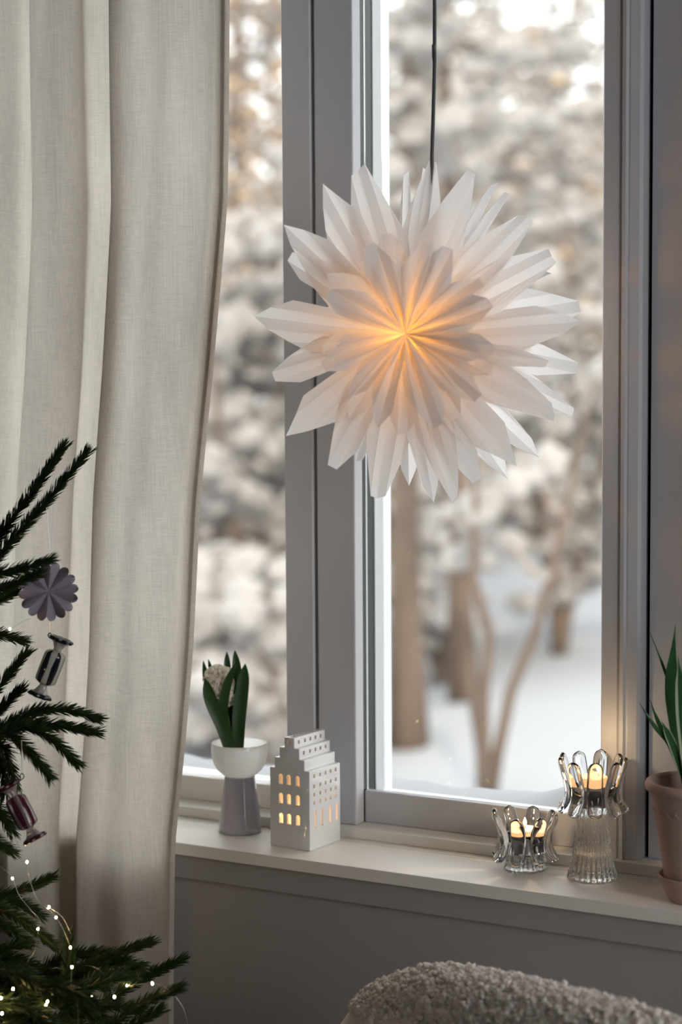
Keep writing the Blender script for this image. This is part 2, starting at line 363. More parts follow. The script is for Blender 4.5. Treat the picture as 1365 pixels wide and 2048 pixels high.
# ------------------------------------------------------------------ outdoors
ZG = -1.50
def gp(px, d):
    r = FWD + RGT * ((px - IW / 2) / FPX); h = Vector((r.x, r.y, 0)).normalized()
    return Vector((CAM.x + h.x * d, CAM.y + h.y * d, 0))
def ground_z(x, y):
    d = math.hypot(x - 1.5, y + 2.4)
    return ZG + 0.12 * math.sin(0.5 * x + 0.3 * y) + 0.08 * math.sin(0.9 * y - 0.4 * x) + max(0, d - 14) * 0.035
P = []
for i in range(70):
    row = []
    for j in range(70):
        x = -70 + 110 * i / 69; y = 0.25 + 75 * (j / 69) ** 1.6
        row.append((x, y, ground_z(x, y)))
    P.append(row)
struct(MB().grid(P).build('snow_ground', 'snow', smooth=True), 'snow covered garden ground outside')
P = []
for i in range(60):
    a = math.radians(-30 + 140 * i / 59); row = []
    for j in range(14):
        d = 48 + 3.2 * j; zz = -1.2 + 10.0 * (j / 13) ** 0.8 + 0.7 * math.sin(i * 0.9) * (j / 13) + 0.4 * math.sin(i * 2.3 + j)
        row.append((1.5 - d * math.sin(a), -2.4 + d * math.cos(a), zz))
    P.append(row)
struct(MB().grid(P).build('wooded_hill', 'far_wood', smooth=True), 'pale wooded hillside far behind the trees')

ICO = None
def ico():
    global ICO
    if ICO is None:
        bm = bmesh.new(); bmesh.ops.create_icosphere(bm, subdivisions=1, radius=1.0)
        V = np.array([v.co[:] for v in bm.verts]); F = np.array([[v.index for v in f.verts] for f in bm.faces]); bm.free(); ICO = (V, F)
    return ICO
def blobs(C, S, jitter=0.25, rs=None):
    """many small lumpy balls: centres C (n,3), radii S (n,3)"""
    rs = rs or nrs; V, F = ico(); n = len(C)
    j = 1 + jitter * (rs.rand(n, len(V), 1) - 0.5) * 2
    VV = V[None] * S[:, None, :] * j + C[:, None, :]
    FF = F[None] + (np.arange(n) * len(V))[:, None, None]
    return VV.reshape(-1, 3), FF.reshape(-1, 3)

def snow_tree(name, label, base, height, rad, seed, spread=1.0, first=0.25, snow=1.0, lean=(0, 0), group=None, bark='bark', twig='twig_tan',
              nb=14, leafy=0.0, stems=1, upward=0.35):
    rs = np.random.RandomState(seed); b = Vector((base.x, base.y, ground_z(base.x, base.y) - 0.05))
    root = empty(name, b); tag(root, label, 'tree' if 'tree' in name or 'larch' in name else 'shrub', group)
    tr = MB(); br = MB(); tips = []; segs = []
    for s in range(stems):
        a0 = 2 * PI * s / max(stems, 1) + rs.rand(); sp = 0.0 if stems == 1 else 0.28
        pts = []
        for i in range(9):
            t = i / 8
            pts.append(b + Vector((lean[0] * height * t + sp * height * t ** 1.3 * math.cos(a0) + 0.05 * rs.randn() * t, lean[1] * height * t + sp * height * t ** 1.3 * math.sin(a0) + 0.05 * rs.randn() * t, height * t)))
        rr = [rad * (1.25 if i == 0 else 1) * (1 - 0.85 * i / 8) for i in range(9)]
        tr.tube(pts, rr, 8)
        for k in range(nb):
            t = first + (1 - first) * (k + rs.rand()) / nb; i = min(7, int(t * 8)); f = t * 8 - i
            p0 = pts[i].lerp(pts[i + 1], f); az = rs.rand() * 2 * PI; L = height * spread * (0.42 * (1 - t) + 0.16) * (0.7 + 0.6 * rs.rand())
            q = [p0]; dz = upward + 0.5 * rs.rand()
            for e in range(1, 6):
                u = e / 5; q.append(p0 + Vector((math.cos(az) * L * u, math.sin(az) * L * u, L * (dz * u - 0.35 * u * u))) + Vector(rs.randn(3) * 0.05 * L * u))
            r0 = rad * (1 - 0.8 * t) * 0.42 + 0.006
            br.tube(q, [r0 * (1 - 0.75 * e / 5) for e in range(6)], 5, cap=False)
            for e in range(1, 6):
                segs.append((q[e - 1], q[e], r0))
                for _ in range(3):
                    v = Vector(rs.randn(3)); v.z = abs(v.z) * 0.5; v = v.normalized() * L * (0.18 + 0.25 * rs.rand()); st = q[e - 1].lerp(q[e], rs.rand())
                    m_ = st + v * 0.5 + Vector(rs.randn(3) * 0.03); en = st + v - Vector((0, 0, 0.05 * L))
                    br.tube([st, m_, en], [r0 * 0.35 + 0.003, r0 * 0.28 + 0.003, 0.003], 3, cap=False); segs.append((st, en, r0 * 0.3)); tips.append(en)
    tr.build('trunk', bark, root, world=True, smooth=True)
    stuff(br.build('branches', twig, root, world=True))
    if snow > 0:
        n = int(len(segs) * 2.2 * snow); C = []; S = []
        for _ in range(n):
            a, c, r0 = segs[rs.randint(len(segs))]; p = a.lerp(c, rs.rand()); s = 0.03 + 0.09 * rs.rand() ** 2
            C.append((p.x, p.y, p.z + r0 + s * 0.3)); S.append((s, s, s * 0.8))
        V, F = blobs(np.array(C), np.array(S), 0.3, rs); stuff(raw_mesh('snow_clumps', V, F, 'branch_snow', root))
    if leafy > 0:
        n = int(len(tips) * leafy); C = []; S = []
        for _ in range(n):
            p = tips[rs.randint(len(tips))] + Vector(rs.randn(3) * 0.12); s = 0.03 + 0.05 * rs.rand(); C.append(p[:]); S.append((s, s, s * 0.6))
        V, F = blobs(np.array(C), np.array(S), 0.4, rs); stuff(raw_mesh('dry_leaves', V, F, 'dry_leaf', root))
    return root

GT = 'blurred trees outside the window'
snow_tree('garden_tree', 'thick brown trunked tree outside, beside the white outer window edge', gp(816, 10.3), 4.6, 0.098, 1, 0.5, 0.58, 0.7, (0.0, 0.01))
snow_tree('garden_tree', 'brown trunked tree outside in the middle of the pane below the star', gp(930, 11.6), 5.0, 0.085, 2, 0.5, 0.55, 0.7, (-0.02, 0.0))
snow_tree('garden_tree', 'slim forked tree outside with stems fanning to the right', gp(972, 9.2), 2.3, 0.036, 3, 0.42, 0.45, 0.12, (0.03, 0), stems=3, nb=4, upward=0.9)
snow_tree('snowy_shrub', 'low dark brown shrub between the two thick trunks outside', gp(880, 12.6), 1.0, 0.03, 4, 0.8, 0.15, 0.15, stems=4, nb=7, twig='bark')
snow_tree('snowy_shrub', 'low grey brown shrub outside behind the hyacinth leaves', gp(440, 10.6), 1.0, 0.03, 6, 0.9, 0.05, 0.4, stems=5, nb=9, twig='pale_bark')
snow_tree('snowy_shrub', 'low grey brown shrub outside beside the window post above the lantern', gp(535, 10.2), 0.95, 0.03, 7, 0.9, 0.05, 0.4, stems=5, nb=9, twig='pale_bark')
snow_tree('snowy_shrub', 'snow laden shrub outside beside the moulded right window frame', gp(1120, 14.0), 2.6, 0.05, 5, 0.9, 0.15, 1.5, stems=3, nb=8)
ORDN = ['leftmost', 'second from left', 'third from left', 'fourth from left', 'fifth from left', 'sixth from left', 'seventh from left', 'eighth from left', 'rightmost']
for k, (px, d, h, sd_) in enumerate([(770, 19, 5.2, 21), (860, 24, 5.8, 22), (915, 21, 4.8, 28), (960, 18, 4.2, 23), (1000, 29, 6.6, 27), (1050, 22, 5.2, 24), (1095, 25, 5.6, 29), (1140, 19, 4.4, 25), (1200, 26, 6.2, 26)]):
    snow_tree('birch_tree', 'pale snowy tree in the far wood behind the star, ' + ORDN[k] + ' of nine', gp(px, d), h, 0.07 + 0.02 * (k % 3), sd_, 0.8, 0.06, 0.8, group='pale trees behind the star', bark='pale_bark', nb=20, leafy=0.5 if k in (0, 1, 5, 8) else 0.15)
for k, (px, d, h, sd_) in enumerate([(425, 13.5, 3.0, 31), (490, 12.5, 2.8, 32), (560, 14.5, 3.2, 33)]):
    snow_tree('snowy_shrub', ('white snow laden shrub outside, touching the curtain edge', 'white snow laden shrub outside, between curtain edge and window post', 'white snow laden shrub outside, half hidden by the window post')[k], gp(px, d), h, 0.05, sd_, 0.9, 0.06, 1.3, group='shrubs beside the curtain', stems=3, nb=9)
for k, (px, d, h, sd_) in enumerate([(430, 22, 8.5, 41), (490, 20, 7.8, 42), (555, 24, 9.0, 43)]):
    snow_tree('larch_tree', ('tall golden brown tree outside, nearest the curtain edge', 'tall golden brown tree outside, midway between curtain and window post', 'tall golden brown tree outside, nearest the window post')[k], gp(px, d), h, 0.09, sd_, 0.7, 0.12, 0.7, group='golden brown trees beside the curtain', nb=20, leafy=2.6)

# ------------------------------------------------------------------ curtain
def lerp_tab(tab, v):
    if v >= tab[0][0]: return tab[0][1]
    for (a, b), (c, d) in zip(tab, tab[1:]):
        if v >= c: return b + (d - b) * (a - v) / (a - c)
    return tab[-1][1]
EDGE = [(1.75, 0.100), (1.116, 0.076), (0.864, 0.067), (0.632, 0.043), (0.475, 0.023), (0.275, 0.006), (0.139, -0.010), (0.008, -0.026), (-0.24, -0.031), (-0.78, -0.036)]
# folds: (x at the top, x at the bottom, y) from the free edge to the left
FOLD = [(0.0, 0.0, -0.236), (-0.035, -0.03, -0.243), (-0.075, -0.065, -0.252), (-0.115, -0.10, -0.246), (-0.145, -0.122, -0.256), (-0.158, -0.134, -0.262),
        (-0.163, -0.139, -0.254), (-0.150, -0.128, -0.236), (-0.163, -0.136, -0.218), (-0.195, -0.156, -0.208), (-0.228, -0.182, -0.206), (-0.242, -0.196, -0.214),
        (-0.228, -0.184, -0.232), (-0.2215, -0.178, -0.252), (-0.228, -0.184, -0.268), (-0.250, -0.206, -0.276), (-0.285, -0.240, -0.272), (-0.305, -0.262, -0.246), (-0.325, -0.285, -0.220),
        (-0.350, -0.315, -0.214), (-0.372, -0.345, -0.240), (-0.40, -0.375, -0.266), (-0.44, -0.42, -0.258), (-0.47, -0.45, -0.222), (-0.51, -0.49, -0.213), (-0.54, -0.53, -0.25), (-0.60, -0.60, -0.264)]
prof = catmull([(a, b, c) for a, b, c in FOLD], 6)
P = []
for i in range(90):
    z = 1.75 + (-0.78 - 1.75) * i / 89; t = i / 89; e = lerp_tab(EDGE, z); tt = min(1, max(0, (1.15 - z) / 1.4)); row = []
    for k, q in enumerate(prof):
        xo = q[0] + (q[1] - q[0]) * tt
        row.append((e + xo + 0.0016 * math.sin(9 * z + k * 0.2), q[2] - 0.004 * math.sin(3.1 * z + k * 0.13) * min(1, k / 10), z))
    P.append(row)
cu = empty('curtain', (-0.25, -0.24, -0.78)); tag(cu, 'long natural linen curtain hanging in soft folds beside the window', 'curtain')
fab = MB().grid(P).build('fabric', 'linen', cu, smooth=True, world=True)
hem = MB()
for i in range(89):
    a, b = P[i], P[i + 1]
    for (q0, q1) in ((a, b),):
        pass
H0 = []
for row in P:
    H0.append([(row[0][0] + 0.0004, row[0][1] + 0.0012, row[0][2]), (row[0][0] + 0.0006, row[0][1] - 0.0004, row[0][2]), (row[0][0] - 0.0012, row[0][1] - 0.0010, row[0][2])])
H1 = [[(r[0][0] + 0.0005, r[0][1], r[0][2]), (r[0][0] + 0.0022, r[0][1] + 0.009, r[0][2]), (r[0][0] - 0.002, r[0][1] + 0.0125, r[0][2]), (r[0][0] - 0.014, r[0][1] + 0.008, r[0][2])] for r in P]
MB().grid(H1).build('edge_hem', 'linen', fab, smooth=True, world=True)
for k in (1, 2):
    MB().grid([[(r[0][0] + 0.0004 - 0.0062 * u, r[0][1] + 0.0014 * k - 0.004 * u * 0.3, r[0][2]) for u in (0, 0.5, 1)] for r in P]).build('edge_hem', 'linen', fab, smooth=True, world=True)

# ------------------------------------------------------------------ paper star lamp
SD = 2.45; SPX = SD / FPX
sc_loc = at(811, 668, SD)
star = empty('paper_star_lamp', sc_loc)
e3 = (CAM - sc_loc).normalized(); e1 = Vector((0, 0, 1)).cross(e3).normalized(); e2 = e3.cross(e1)
star.rotation_euler = Matrix((e1, e2, e3)).transposed().to_euler()
tag(star, 'large white folded paper star lamp glowing orange at its centre, hanging before the window', 'lamp')
def petal(tx, ty, z0, slope, n=6, w=17.0, blunt=False, r0=130.0, pk=None, low=0.5, seed=0, curl=0.0, amp=1.0):
    w *= 1.32; rr_ = random.Random(seed * 77 + 5); dx, dy = tx - 811, 668 - ty; L = math.hypot(dx, dy); ca, sa = dx / L, dy / L
    pk = n / 2 + ((-1) ** seed * (0.5 if n < 5 else 1.0) if not blunt else 0) if pk is None else pk; Rj = []
    for j in range(n + 1):
        q = abs(j - pk) / max(pk, n - pk)
        if blunt: v = 1 - (1 - low) * max(0.0, (q - 0.34) / 0.66) ** 0.9 if q > 0.34 else 1 - 0.025 * (j - pk + 1) * 0.5
        else: v = 1 - (1 - low) * q ** 1.05
        Rj.append(L * (v + rr_.uniform(-0.025, 0.025) * (0 if q < 0.2 else 1)))
    rows = []; NR = 10
    for i in range(NR + 1):
        t = i / NR; row = []
        for j in range(n + 1):
            r = Rj[j] * t; ww = w * (1 - math.exp(-r / r0)) + 0.15
            if blunt: ww *= 1 - 0.30 * max(0, (r / L - 0.62) / 0.38)
            off = (j - pk) * ww + curl * (r / L) ** 2 * 14
            zz = z0 + slope * r * SPX + (1 if j % 2 else -1) * amp * SPX * 12.0 * min(1, r / 40) * (1 - 0.35 * r / L)
            zz += -0.0010 * abs(j - pk) * (r / L) * amp
            row.append(((ca * r - sa * off) * SPX, (sa * r + ca * off) * SPX, zz))
        rows.append(row)
    return MB().grid(rows).build('petal', 'star_paper', star)
OUT = [ # tip x, tip y, layer, blunt, strips, strip width
 (872, 326, 'B', 1, 5, 17), (940, 344, 'B', 1, 5, 19), (1003, 358, 'C', 1, 3, 12), (1020, 376, 'C', 1, 3, 13), (1062, 438, 'B', 1, 6, 17), (1106, 508, 'B', 1, 6, 19),
 (1170, 521, 'C', 0, 2, 6), (1197, 606, 'C', 0, 5, 19), (1168, 650, 'B', 0, 6, 17), (1195, 742, 'C', 0, 4, 18), (1130, 742, 'B', 0, 4, 12), (1168, 832, 'C', 1, 5, 18),
 (1110, 834, 'B', 1, 6, 17), (1098, 928, 'C', 1, 4, 18), (1031, 938, 'B', 0, 6, 17), (1032, 974, 'C', 1, 4, 18), (962, 990, 'B', 0, 5, 16), (916, 1002, 'B', 1, 5, 17),
 (864, 1014, 'B', 1, 4, 17), (822, 988, 'C', 1, 4, 16), (748, 1004, 'B', 1, 6, 17), (716, 938, 'C', 1, 3, 14), (648, 952, 'B', 0, 5, 17), (572, 876, 'B', 0, 6, 18),
 (524, 754, 'B', 0, 5, 17), (505, 635, 'B', 0, 6, 19), (566, 496, 'B', 0, 5, 17), (566, 453, 'B', 0, 6, 17), (614, 510, 'C', 1, 3, 14), (643, 370, 'B', 0, 6, 17),
 (722, 336, 'B', 1, 6, 19), (810, 336, 'C', 1, 3, 13), (858, 322, 'C', 1, 3, 10), (690, 420, 'C', 0, 5, 17), (760, 380, 'C', 0, 4, 17), (900, 380, 'C', 0, 5, 17), (600, 600, 'C', 0, 5, 18), (590, 800, 'C', 0, 5, 18), (990, 860, 'C', 0, 5, 17), (1100, 700, 'C', 0, 4, 16)]
OUT = [o for k, o in enumerate(OUT) if k not in (33, 35, 36, 37, 38)]
for i, (tx, ty, ly, bl, n, wd) in enumerate(OUT):
    if ly == 'B': petal(tx, ty, -0.004 + 0.004 * (i % 4), -0.06 + 0.05 * ((i * 7) % 5 - 2) / 2, n, wd, bool(bl), seed=i, low=0.46 if not bl else 0.52, curl=(-1) ** i * 0.35)
    else: petal(tx, ty, -0.034 - 0.004 * (i % 3), -0.26, n, wd, bool(bl), seed=i, low=0.5, curl=(-1) ** i * 0.3)
INN = [(773, 460, 4), (738, 484, 4), (859, 476, 4), (900, 490, 4), (968, 563, 4), (989, 603, 4), (945, 684, 3), (992, 702, 4), (990, 742, 4), (960, 800, 4), (919, 845, 4), (880, 862, 4),
       (805, 877, 4), (755, 850, 3), (702, 828, 5), (640, 734, 4), (634, 700, 4), (651, 584, 4), (661, 552, 5), (700, 790, 3)]
for i, (tx, ty, n) in enumerate(INN):
    petal(tx, ty, 0.066 + 0.0022 * (i % 3), 0.34 + 0.07 * (i % 2), n, 17.5, False, r0=95, seed=100 + i, low=0.56, pk=n / 2 + (0.5 if i % 2 else -0.5), amp=0.9)
for i in range(14):                       # petals on the far side of the ball
    a = 2 * PI * i / 14 + 0.2; petal(811 + 215 * math.cos(a), 668 - 215 * math.sin(a), -0.05, -0.75, 4, 17, False, seed=200 + i, low=0.5)
up_l = star.rotation_euler.to_matrix().transposed() @ Vector((0, 0, 1))
MB().tube([Vector((0, 0, 0.02)) + up_l * 0.022, Vector((0, 0, 0.0)) + up_l * 0.06], 0.012, 12).build('socket', 'socket', star, smooth=True, angle=40)
MB().lathe([(0.001, 0.000), (0.009, 0.003), (0.0135, 0.010), (0.0135, 0.015), (0.009, 0.022), (0.001, 0.025)], 20).build('bulb', 'bulb_glow', bpy.data.objects['socket'], smooth=True)
ctop = [at(866, 350, SD), at(865, 300, SD), at(870, 120, SD), at(868, 90, SD), at(870, 0, SD)]
rt = star.rotation_euler.to_matrix().transposed()
cl = [Vector((0, 0, 0.0)) + up_l * 0.058] + [rt @ (p - sc_loc) for p in [at(845, 500, SD + 0.02), at(863, 350, SD + 0.01)] + ctop[1:]] + [rt @ (Vector((ctop[-1].x, ctop[-1].y, ZC)) - sc_loc)]
MB().tube(catmull(cl, 8), 0.0024, 8).build('cord', 'cord', star, smooth=True)
pd = bpy.data.lights.new('star_bulb', 'POINT'); po = bpy.data.objects.new('star_bulb', pd); COL.objects.link(po); po.parent = star
po.location = (0, 0, 0.040); pd.energy = 0.42; pd.color = (1.0, 0.385, 0.02); pd.shadow_soft_size = 0.010
pd2 = bpy.data.lights.new('star_bulb_back', 'POINT'); po2 = bpy.data.objects.new('star_bulb_back', pd2); COL.objects.link(po2); po2.parent = star
po2.location = (0, -0.0, -0.015); pd2.energy = 0.20; pd2.color = (1.0, 0.50, 0.08); pd2.shadow_soft_size = 0.015

# ------------------------------------------------------------------ vase and hyacinth
vz = empty('hyacinth_vase', (0, -0.10, 0)); tag(vz, 'two tone vase with cream bowl on a lilac grey conical foot', 'vase')
MB().lathe([(0.001, 0.002), (0.027, 0.002), (0.0295, 0.0005), (0.0305, 0.003), (0.0300, 0.009), (0.0275, 0.028), (0.0248, 0.050), (0.0226, 0.068), (0.0214, 0.0785), (0.019, 0.0790), (0.001, 0.0785)], 64).build('foot', 'lilac_lustre', vz, smooth=True, angle=60)
MB().lathe([(0.001, 0.0792), (0.0190, 0.0793), (0.0240, 0.0815), (0.0310, 0.0875), (0.0365, 0.0970), (0.0392, 0.1080), (0.0396, 0.1180), (0.0392, 0.1250), (0.0388, 0.1256), (0.0384, 0.1256), (0.0380, 0.1250), (0.0384, 0.1240)], 64).build('bowl', 'milk_glass', vz, smooth=True, angle=70)
bb = bpy.data.objects['bowl'].data; bmx = bmesh.new(); bmx.from_mesh(bb); bmesh.ops.delete(bmx, geom=[f for f in bmx.faces if len(f.verts) > 10 and f.calc_center_median().z > 0.1], context='FACES'); bmx.to_mesh(bb); bmx.free()
def leaf(path, hw, name, mt, parent, face, cup=0.25, tip=1.0, n=14, world=True, margin=None, thick=0.0008, wprof=None):
    """strap leaf: path base to tip, half width hw, faces towards 'face'"""
    pts = catmull(path, 5); k = len(pts); A = []; B = []; cols = 9
    for i, p in enumerate(pts):
        t = i / (k - 1); tg = (pts[min(i + 1, k - 1)] - pts[max(i - 1, 0)]).normalized(); f = Vector(face); f = (f - tg * f.dot(tg)).normalized(); s = tg.cross(f)
        ws = hw * (wprof(t) if wprof else (0.72 + 0.28 * math.sin(PI * min(1, t * 1.1)))) * (1 - max(0, (t - 0.72) / 0.28) ** (2.2 * tip)) + 0.0002
        a, b = [], []
        for j in range(cols):
            u = -1 + 2 * j / (cols - 1); q = p + s * (u * ws) + f * (cup * ws * u * u); th = thick * (1 - 0.9 * u * u) + 0.00005
            a.append(q + f * th); b.append(q - f * th)
        A.append(a); B.append(b)
    m_ = MB()
    for G in (A, B[::-1]):
        o0 = len(m_.f); m_.grid(G)
        if margin:
            for fi in range(o0, len(m_.f)):
                j = (fi - o0) % (cols - 1); m_.mi[fi] = 1 if j in margin else 0
    return m_.build(name, mt, parent, smooth=True, world=world, weld=0.00002)
hy = empty('hyacinth', (0, -0.10, 0.084)); tag(hy, 'white hyacinth with upright dark green leaves growing in the two tone vase', 'flower')
HD = 2.80
fc = -FWD
for pts, d, hw, cu_ in [([(464, 1515), (446, 1455), (422, 1402), (410, 1356)], -0.030, 13.5, 0.25), ([(462, 1510), (447, 1440), (452, 1380), (471, 1326)], -0.026, 9.5, 0.3),
                    ([(476, 1515), (478, 1440), (485, 1375), (491, 1327)], -0.010, 13.5, 0.3), ([(472, 1510), (474, 1420), (474, 1350), (470, 1300)], 0.010, 10.5, 0.3),
                    ([(466, 1510), (458, 1400), (455, 1340), (454, 1303)], 0.014, 7.5, 0.3), ([(458, 1510), (430, 1420), (414, 1365), (407, 1321)], 0.012, 7, 0.4), ([(460, 1510), (435, 1400), (424, 1350), (417, 1318)], 0.016, 5, 0.3)]:
    pp = [at(x, y, HD + d * (0.3 + 0.7 * i / 3) - 0.003) for i, (x, y) in enumerate(pts)]
    leaf(pp, hw * 0.0007, 'leaf', 'hyacinth_leaf', hy, fc + Vector((0.15, 0, 0.1)), cu_, tip=1.2)
stp = catmull([at(466, 1512, HD), at(457, 1450, HD - 0.004), at(445, 1405, HD), at(437, 1345, HD + 0.002)], 6)
MB().tube(stp, 0.0036, 10).build('stem', 'leaf_stalk', hy, smooth=True, world=True)
fl = MB()
for k in range(6):
    a = 2 * PI * k / 6; ca, sa = math.cos(a), math.sin(a); rows = []
    for i in range(5):
        t = i / 4; r = 0.0012 + 0.0062 * math.sin(t * 1.9); zz = 0.0075 * t ** 0.7 - 0.0055 * max(0, t - 0.55) * 2; ww = 0.0031 * math.sin(PI * (0.18 + 0.74 * t))
        rows.append([(ca * r - sa * u * ww, sa * r + ca * u * ww, zz - 0.0005 * u * u) for u in (-1, 0, 1)])
    fl.grid(rows)
fl.lathe([(0.0012, -0.003), (0.0016, 0.0), (0.0014, 0.004)], 6)
f0 = fl.build('floret', 'petal_cream', hy, smooth=True); bpy.data.objects.remove(f0.copy()) if False else None
fcen = at(439, 1373, HD - 0.001); fax = (at(430, 1330, HD) - at(447, 1415, HD)).normalized(); rr = random.Random(3); nfl = 46
fx = fax.cross(Vector(fc)).normalized(); fy = fax.cross(fx)
for k in range(nfl):
    o = f0 if k == 0 else f0.copy()
    if k: COL.objects.link(o); o.parent = hy
    u = -1 + 2 * (k + 0.5) / nfl; a = k * 2.39996; rad = math.sqrt(max(0.06, 1 - u * u)) ** 0.7 * 0.0150
    nrm = (fx * math.cos(a) + fy * math.sin(a)) * math.sqrt(1 - u * u) + fax * u * 0.9; nrm = (nrm + Vector([rr.uniform(-.25, .25) for _ in range(3)])).normalized()
    p = fcen + fax * (u * 0.0245) + (fx * math.cos(a) + fy * math.sin(a)) * rad
    o.location = p - hy.location; o.rotation_euler = nrm.to_track_quat('Z', 'Y').to_euler(); s = rr.uniform(1.05, 1.45); o.scale = (s, s, s)

# ------------------------------------------------------------------ ceramic house lantern
HL = Vector((0.0790, -0.1490, 0)); hrz = math.radians(-4.5)
hs = empty('house_lantern', HL, hrz); tag(hs, 'white glazed ceramic house lantern with stepped gable and lit windows', 'lantern')
HW, HDp = 0.0655, 0.074; zs = [0.1085, 0.1228, 0.1374, 0.1515]; st = 0.0082
def house_outline(ins):
    L_ = [(ins, ins if ins else 0.0)]
    pts = [(0 + ins, 0.0 + (0.001 if not ins else -0.001))]
    z_ = [z - ins for z in zs]
    left = []; x = ins
    pts = [(ins, -0.002 if ins else 0.0)]
    for i, z in enumerate(z_):
        pts.append((ins + st * i, z)); 
        if i < 3: pts.append((ins + st * (i + 1), z))
    for i in range(3, -1, -1):
        pts.append((HW - ins - st * i, z_[i]))
        if i > 0: pts.append((HW - ins - st * (i - 1) - st, z_[i - 1])) if False else pts.append((HW - ins - st * i, z_[i - 1]))
    pts.append((HW - ins, -0.002 if ins else 0.0))
    return pts
def prism(outl, y0, y1):
    n = len(outl); mb = MB(); mb.add([(x, y0, z) for x, z in outl] + [(x, y1, z) for x, z in outl], [tuple(range(n)), tuple(range(2 * n - 1, n - 1, -1))] + [(i, i + n, (i + 1) % n + n, (i + 1) % n) for i in range(n)]); return mb
body = prism(house_outline(0.0), 0.0, HDp).build('house_shell', 'white_glaze', hs, bevel=0.0016)
inner = prism(house_outline(0.0036), 0.0036, HDp - 0.0036).build('house_inner', 'white_glaze', None)
cut = MB()
def arch(xc, zc, w_, h_):
    o = [(xc - w_ / 2, zc - h_ / 2), (xc + w_ / 2, zc - h_ / 2)] + [(xc + w_ / 2 * math.cos(a), zc + h_ / 2 - w_ / 2 + w_ / 2 * math.sin(a)) for a in [PI * i / 6 for i in range(7)]]
    n = len(o); cut.add([(x, -0.01, z) for x, z in o] + [(x, 0.010, z) for x, z in o], [tuple(range(n)), tuple(range(2 * n - 1, n - 1, -1))] + [(i, i + n, (i + 1) % n + n, (i + 1) % n) for i in range(n)])
for xf in (0.0185, 0.0315, 0.0462):
    for zc in (0.0400, 0.0672, 0.0935): arch(xf, zc, 0.0066, 0.0145)
arch(HW / 2 - 0.0006, 0.1450, 0.0050, 0.0066)
for yf in (0.15, 0.345, 0.52, 0.685, 0.85):
    yc = yf * HDp
    for zc in (0.1005, 0.0868, 0.0755, 0.0643): cut.box(HW - 0.012, HW + 0.01, yc - 0.0021, yc + 0.0021, zc - 0.0024, zc + 0.0024)
    cut.box(HW - 3 * st - 0.006, HW - 3 * st + 0.006, yc - 0.0021, yc + 0.0021, 0.1420, 0.1468)
    cut.box(HW - 2 * st - 0.006, HW - 2 * st + 0.006, yc - 0.0021, yc + 0.0021, 0.1282, 0.1330)
    cut.box(HW / 2 - 0.0021, HW / 2 + 0.0021, yc - 0.0021, yc + 0.0021, 0.146, 0.16)
for yf in (0.19, 0.41, 0.66, 0.88): cut.box(HW - 0.012, HW + 0.01, yf * HDp - 0.0021, yf * HDp + 0.0021, 0.0296, 0.0532)
cutter = cut.build('house_cut', 'white_glaze', None)
for ob in (inner, cutter):
    if ob is cutter: ob.location = HL; ob.rotation_euler = (0, 0, hrz)
    else: ob.location = HL; ob.rotation_euler = (0, 0, hrz)
    md = body.modifiers.new('cut', 'BOOLEAN'); md.operation = 'DIFFERENCE'; md.object = ob; md.solver = 'EXACT'; md.use_self = True
bpy.context.view_layer.update()
dg = bpy.context.evaluated_depsgraph_get(); me = bpy.data.meshes.new_from_object(body.evaluated_get(dg))
body.modifiers.clear(); body.data = me
for ob in (inner, cutter): bpy.data.objects.remove(ob)
me.polygons.foreach_set('use_smooth', [True] * len(me.polygons)); me.set_sharp_from_angle(angle=math.radians(32))
def tealight(loc, r, label, hcup=0.012, hwax=0.010, flame_h=0.014, lampw=0.0, lampz=0.02):
    t = empty('tealight', loc); tag(t, label, 'candle')
    MB().lathe([(0.001, 0.0002), (r, 0.0002), (r, hcup), (r - 0.0006, hcup), (r - 0.0006, 0.0012), (0.001, 0.0012)], 32).build('tin_cup', 'tin', t, smooth=True, angle=40)
    wx = MB().lathe([(0.001, 0.0014), (r - 0.0010, 0.0014), (r - 0.0010, hwax), (r - 0.003, hwax + 0.0008), (0.001, hwax)], 32).build('wax', 'wax', t, smooth=True, angle=50)
    MB().tube([(0, 0, hwax), (0.0004, 0, hwax + 0.005)], 0.0005, 6).build('wick', 'gap_black', wx)
    MB().lathe([(0.0002, hwax + 0.003), (0.0026, hwax + 0.0065), (0.0022, hwax + 0.010), (0.0002, hwax + 0.003 + flame_h)], 12).build('flame', 'flame', t, smooth=True)
    if lampw:
        ld = bpy.data.lights.new('flame_light', 'POINT'); lo = bpy.data.objects.new('flame_light', ld); COL.objects.link(lo); lo.parent = t
        lo.location = (0, 0, hwax + lampz); ld.energy = lampw; ld.color = (1.0, 0.52, 0.20) if lampz < 0.03 else (1.0, 0.72, 0.42); ld.shadow_soft_size = 0.004
    return t
hc = HL + Matrix.Rotation(hrz, 3, 'Z') @ Vector((HW / 2, HDp / 2, 0.0))
tealight(hc + Vector((0, 0, 0.0002)), 0.019, 'lit tealight glowing inside the white house lantern', lampw=0.055)

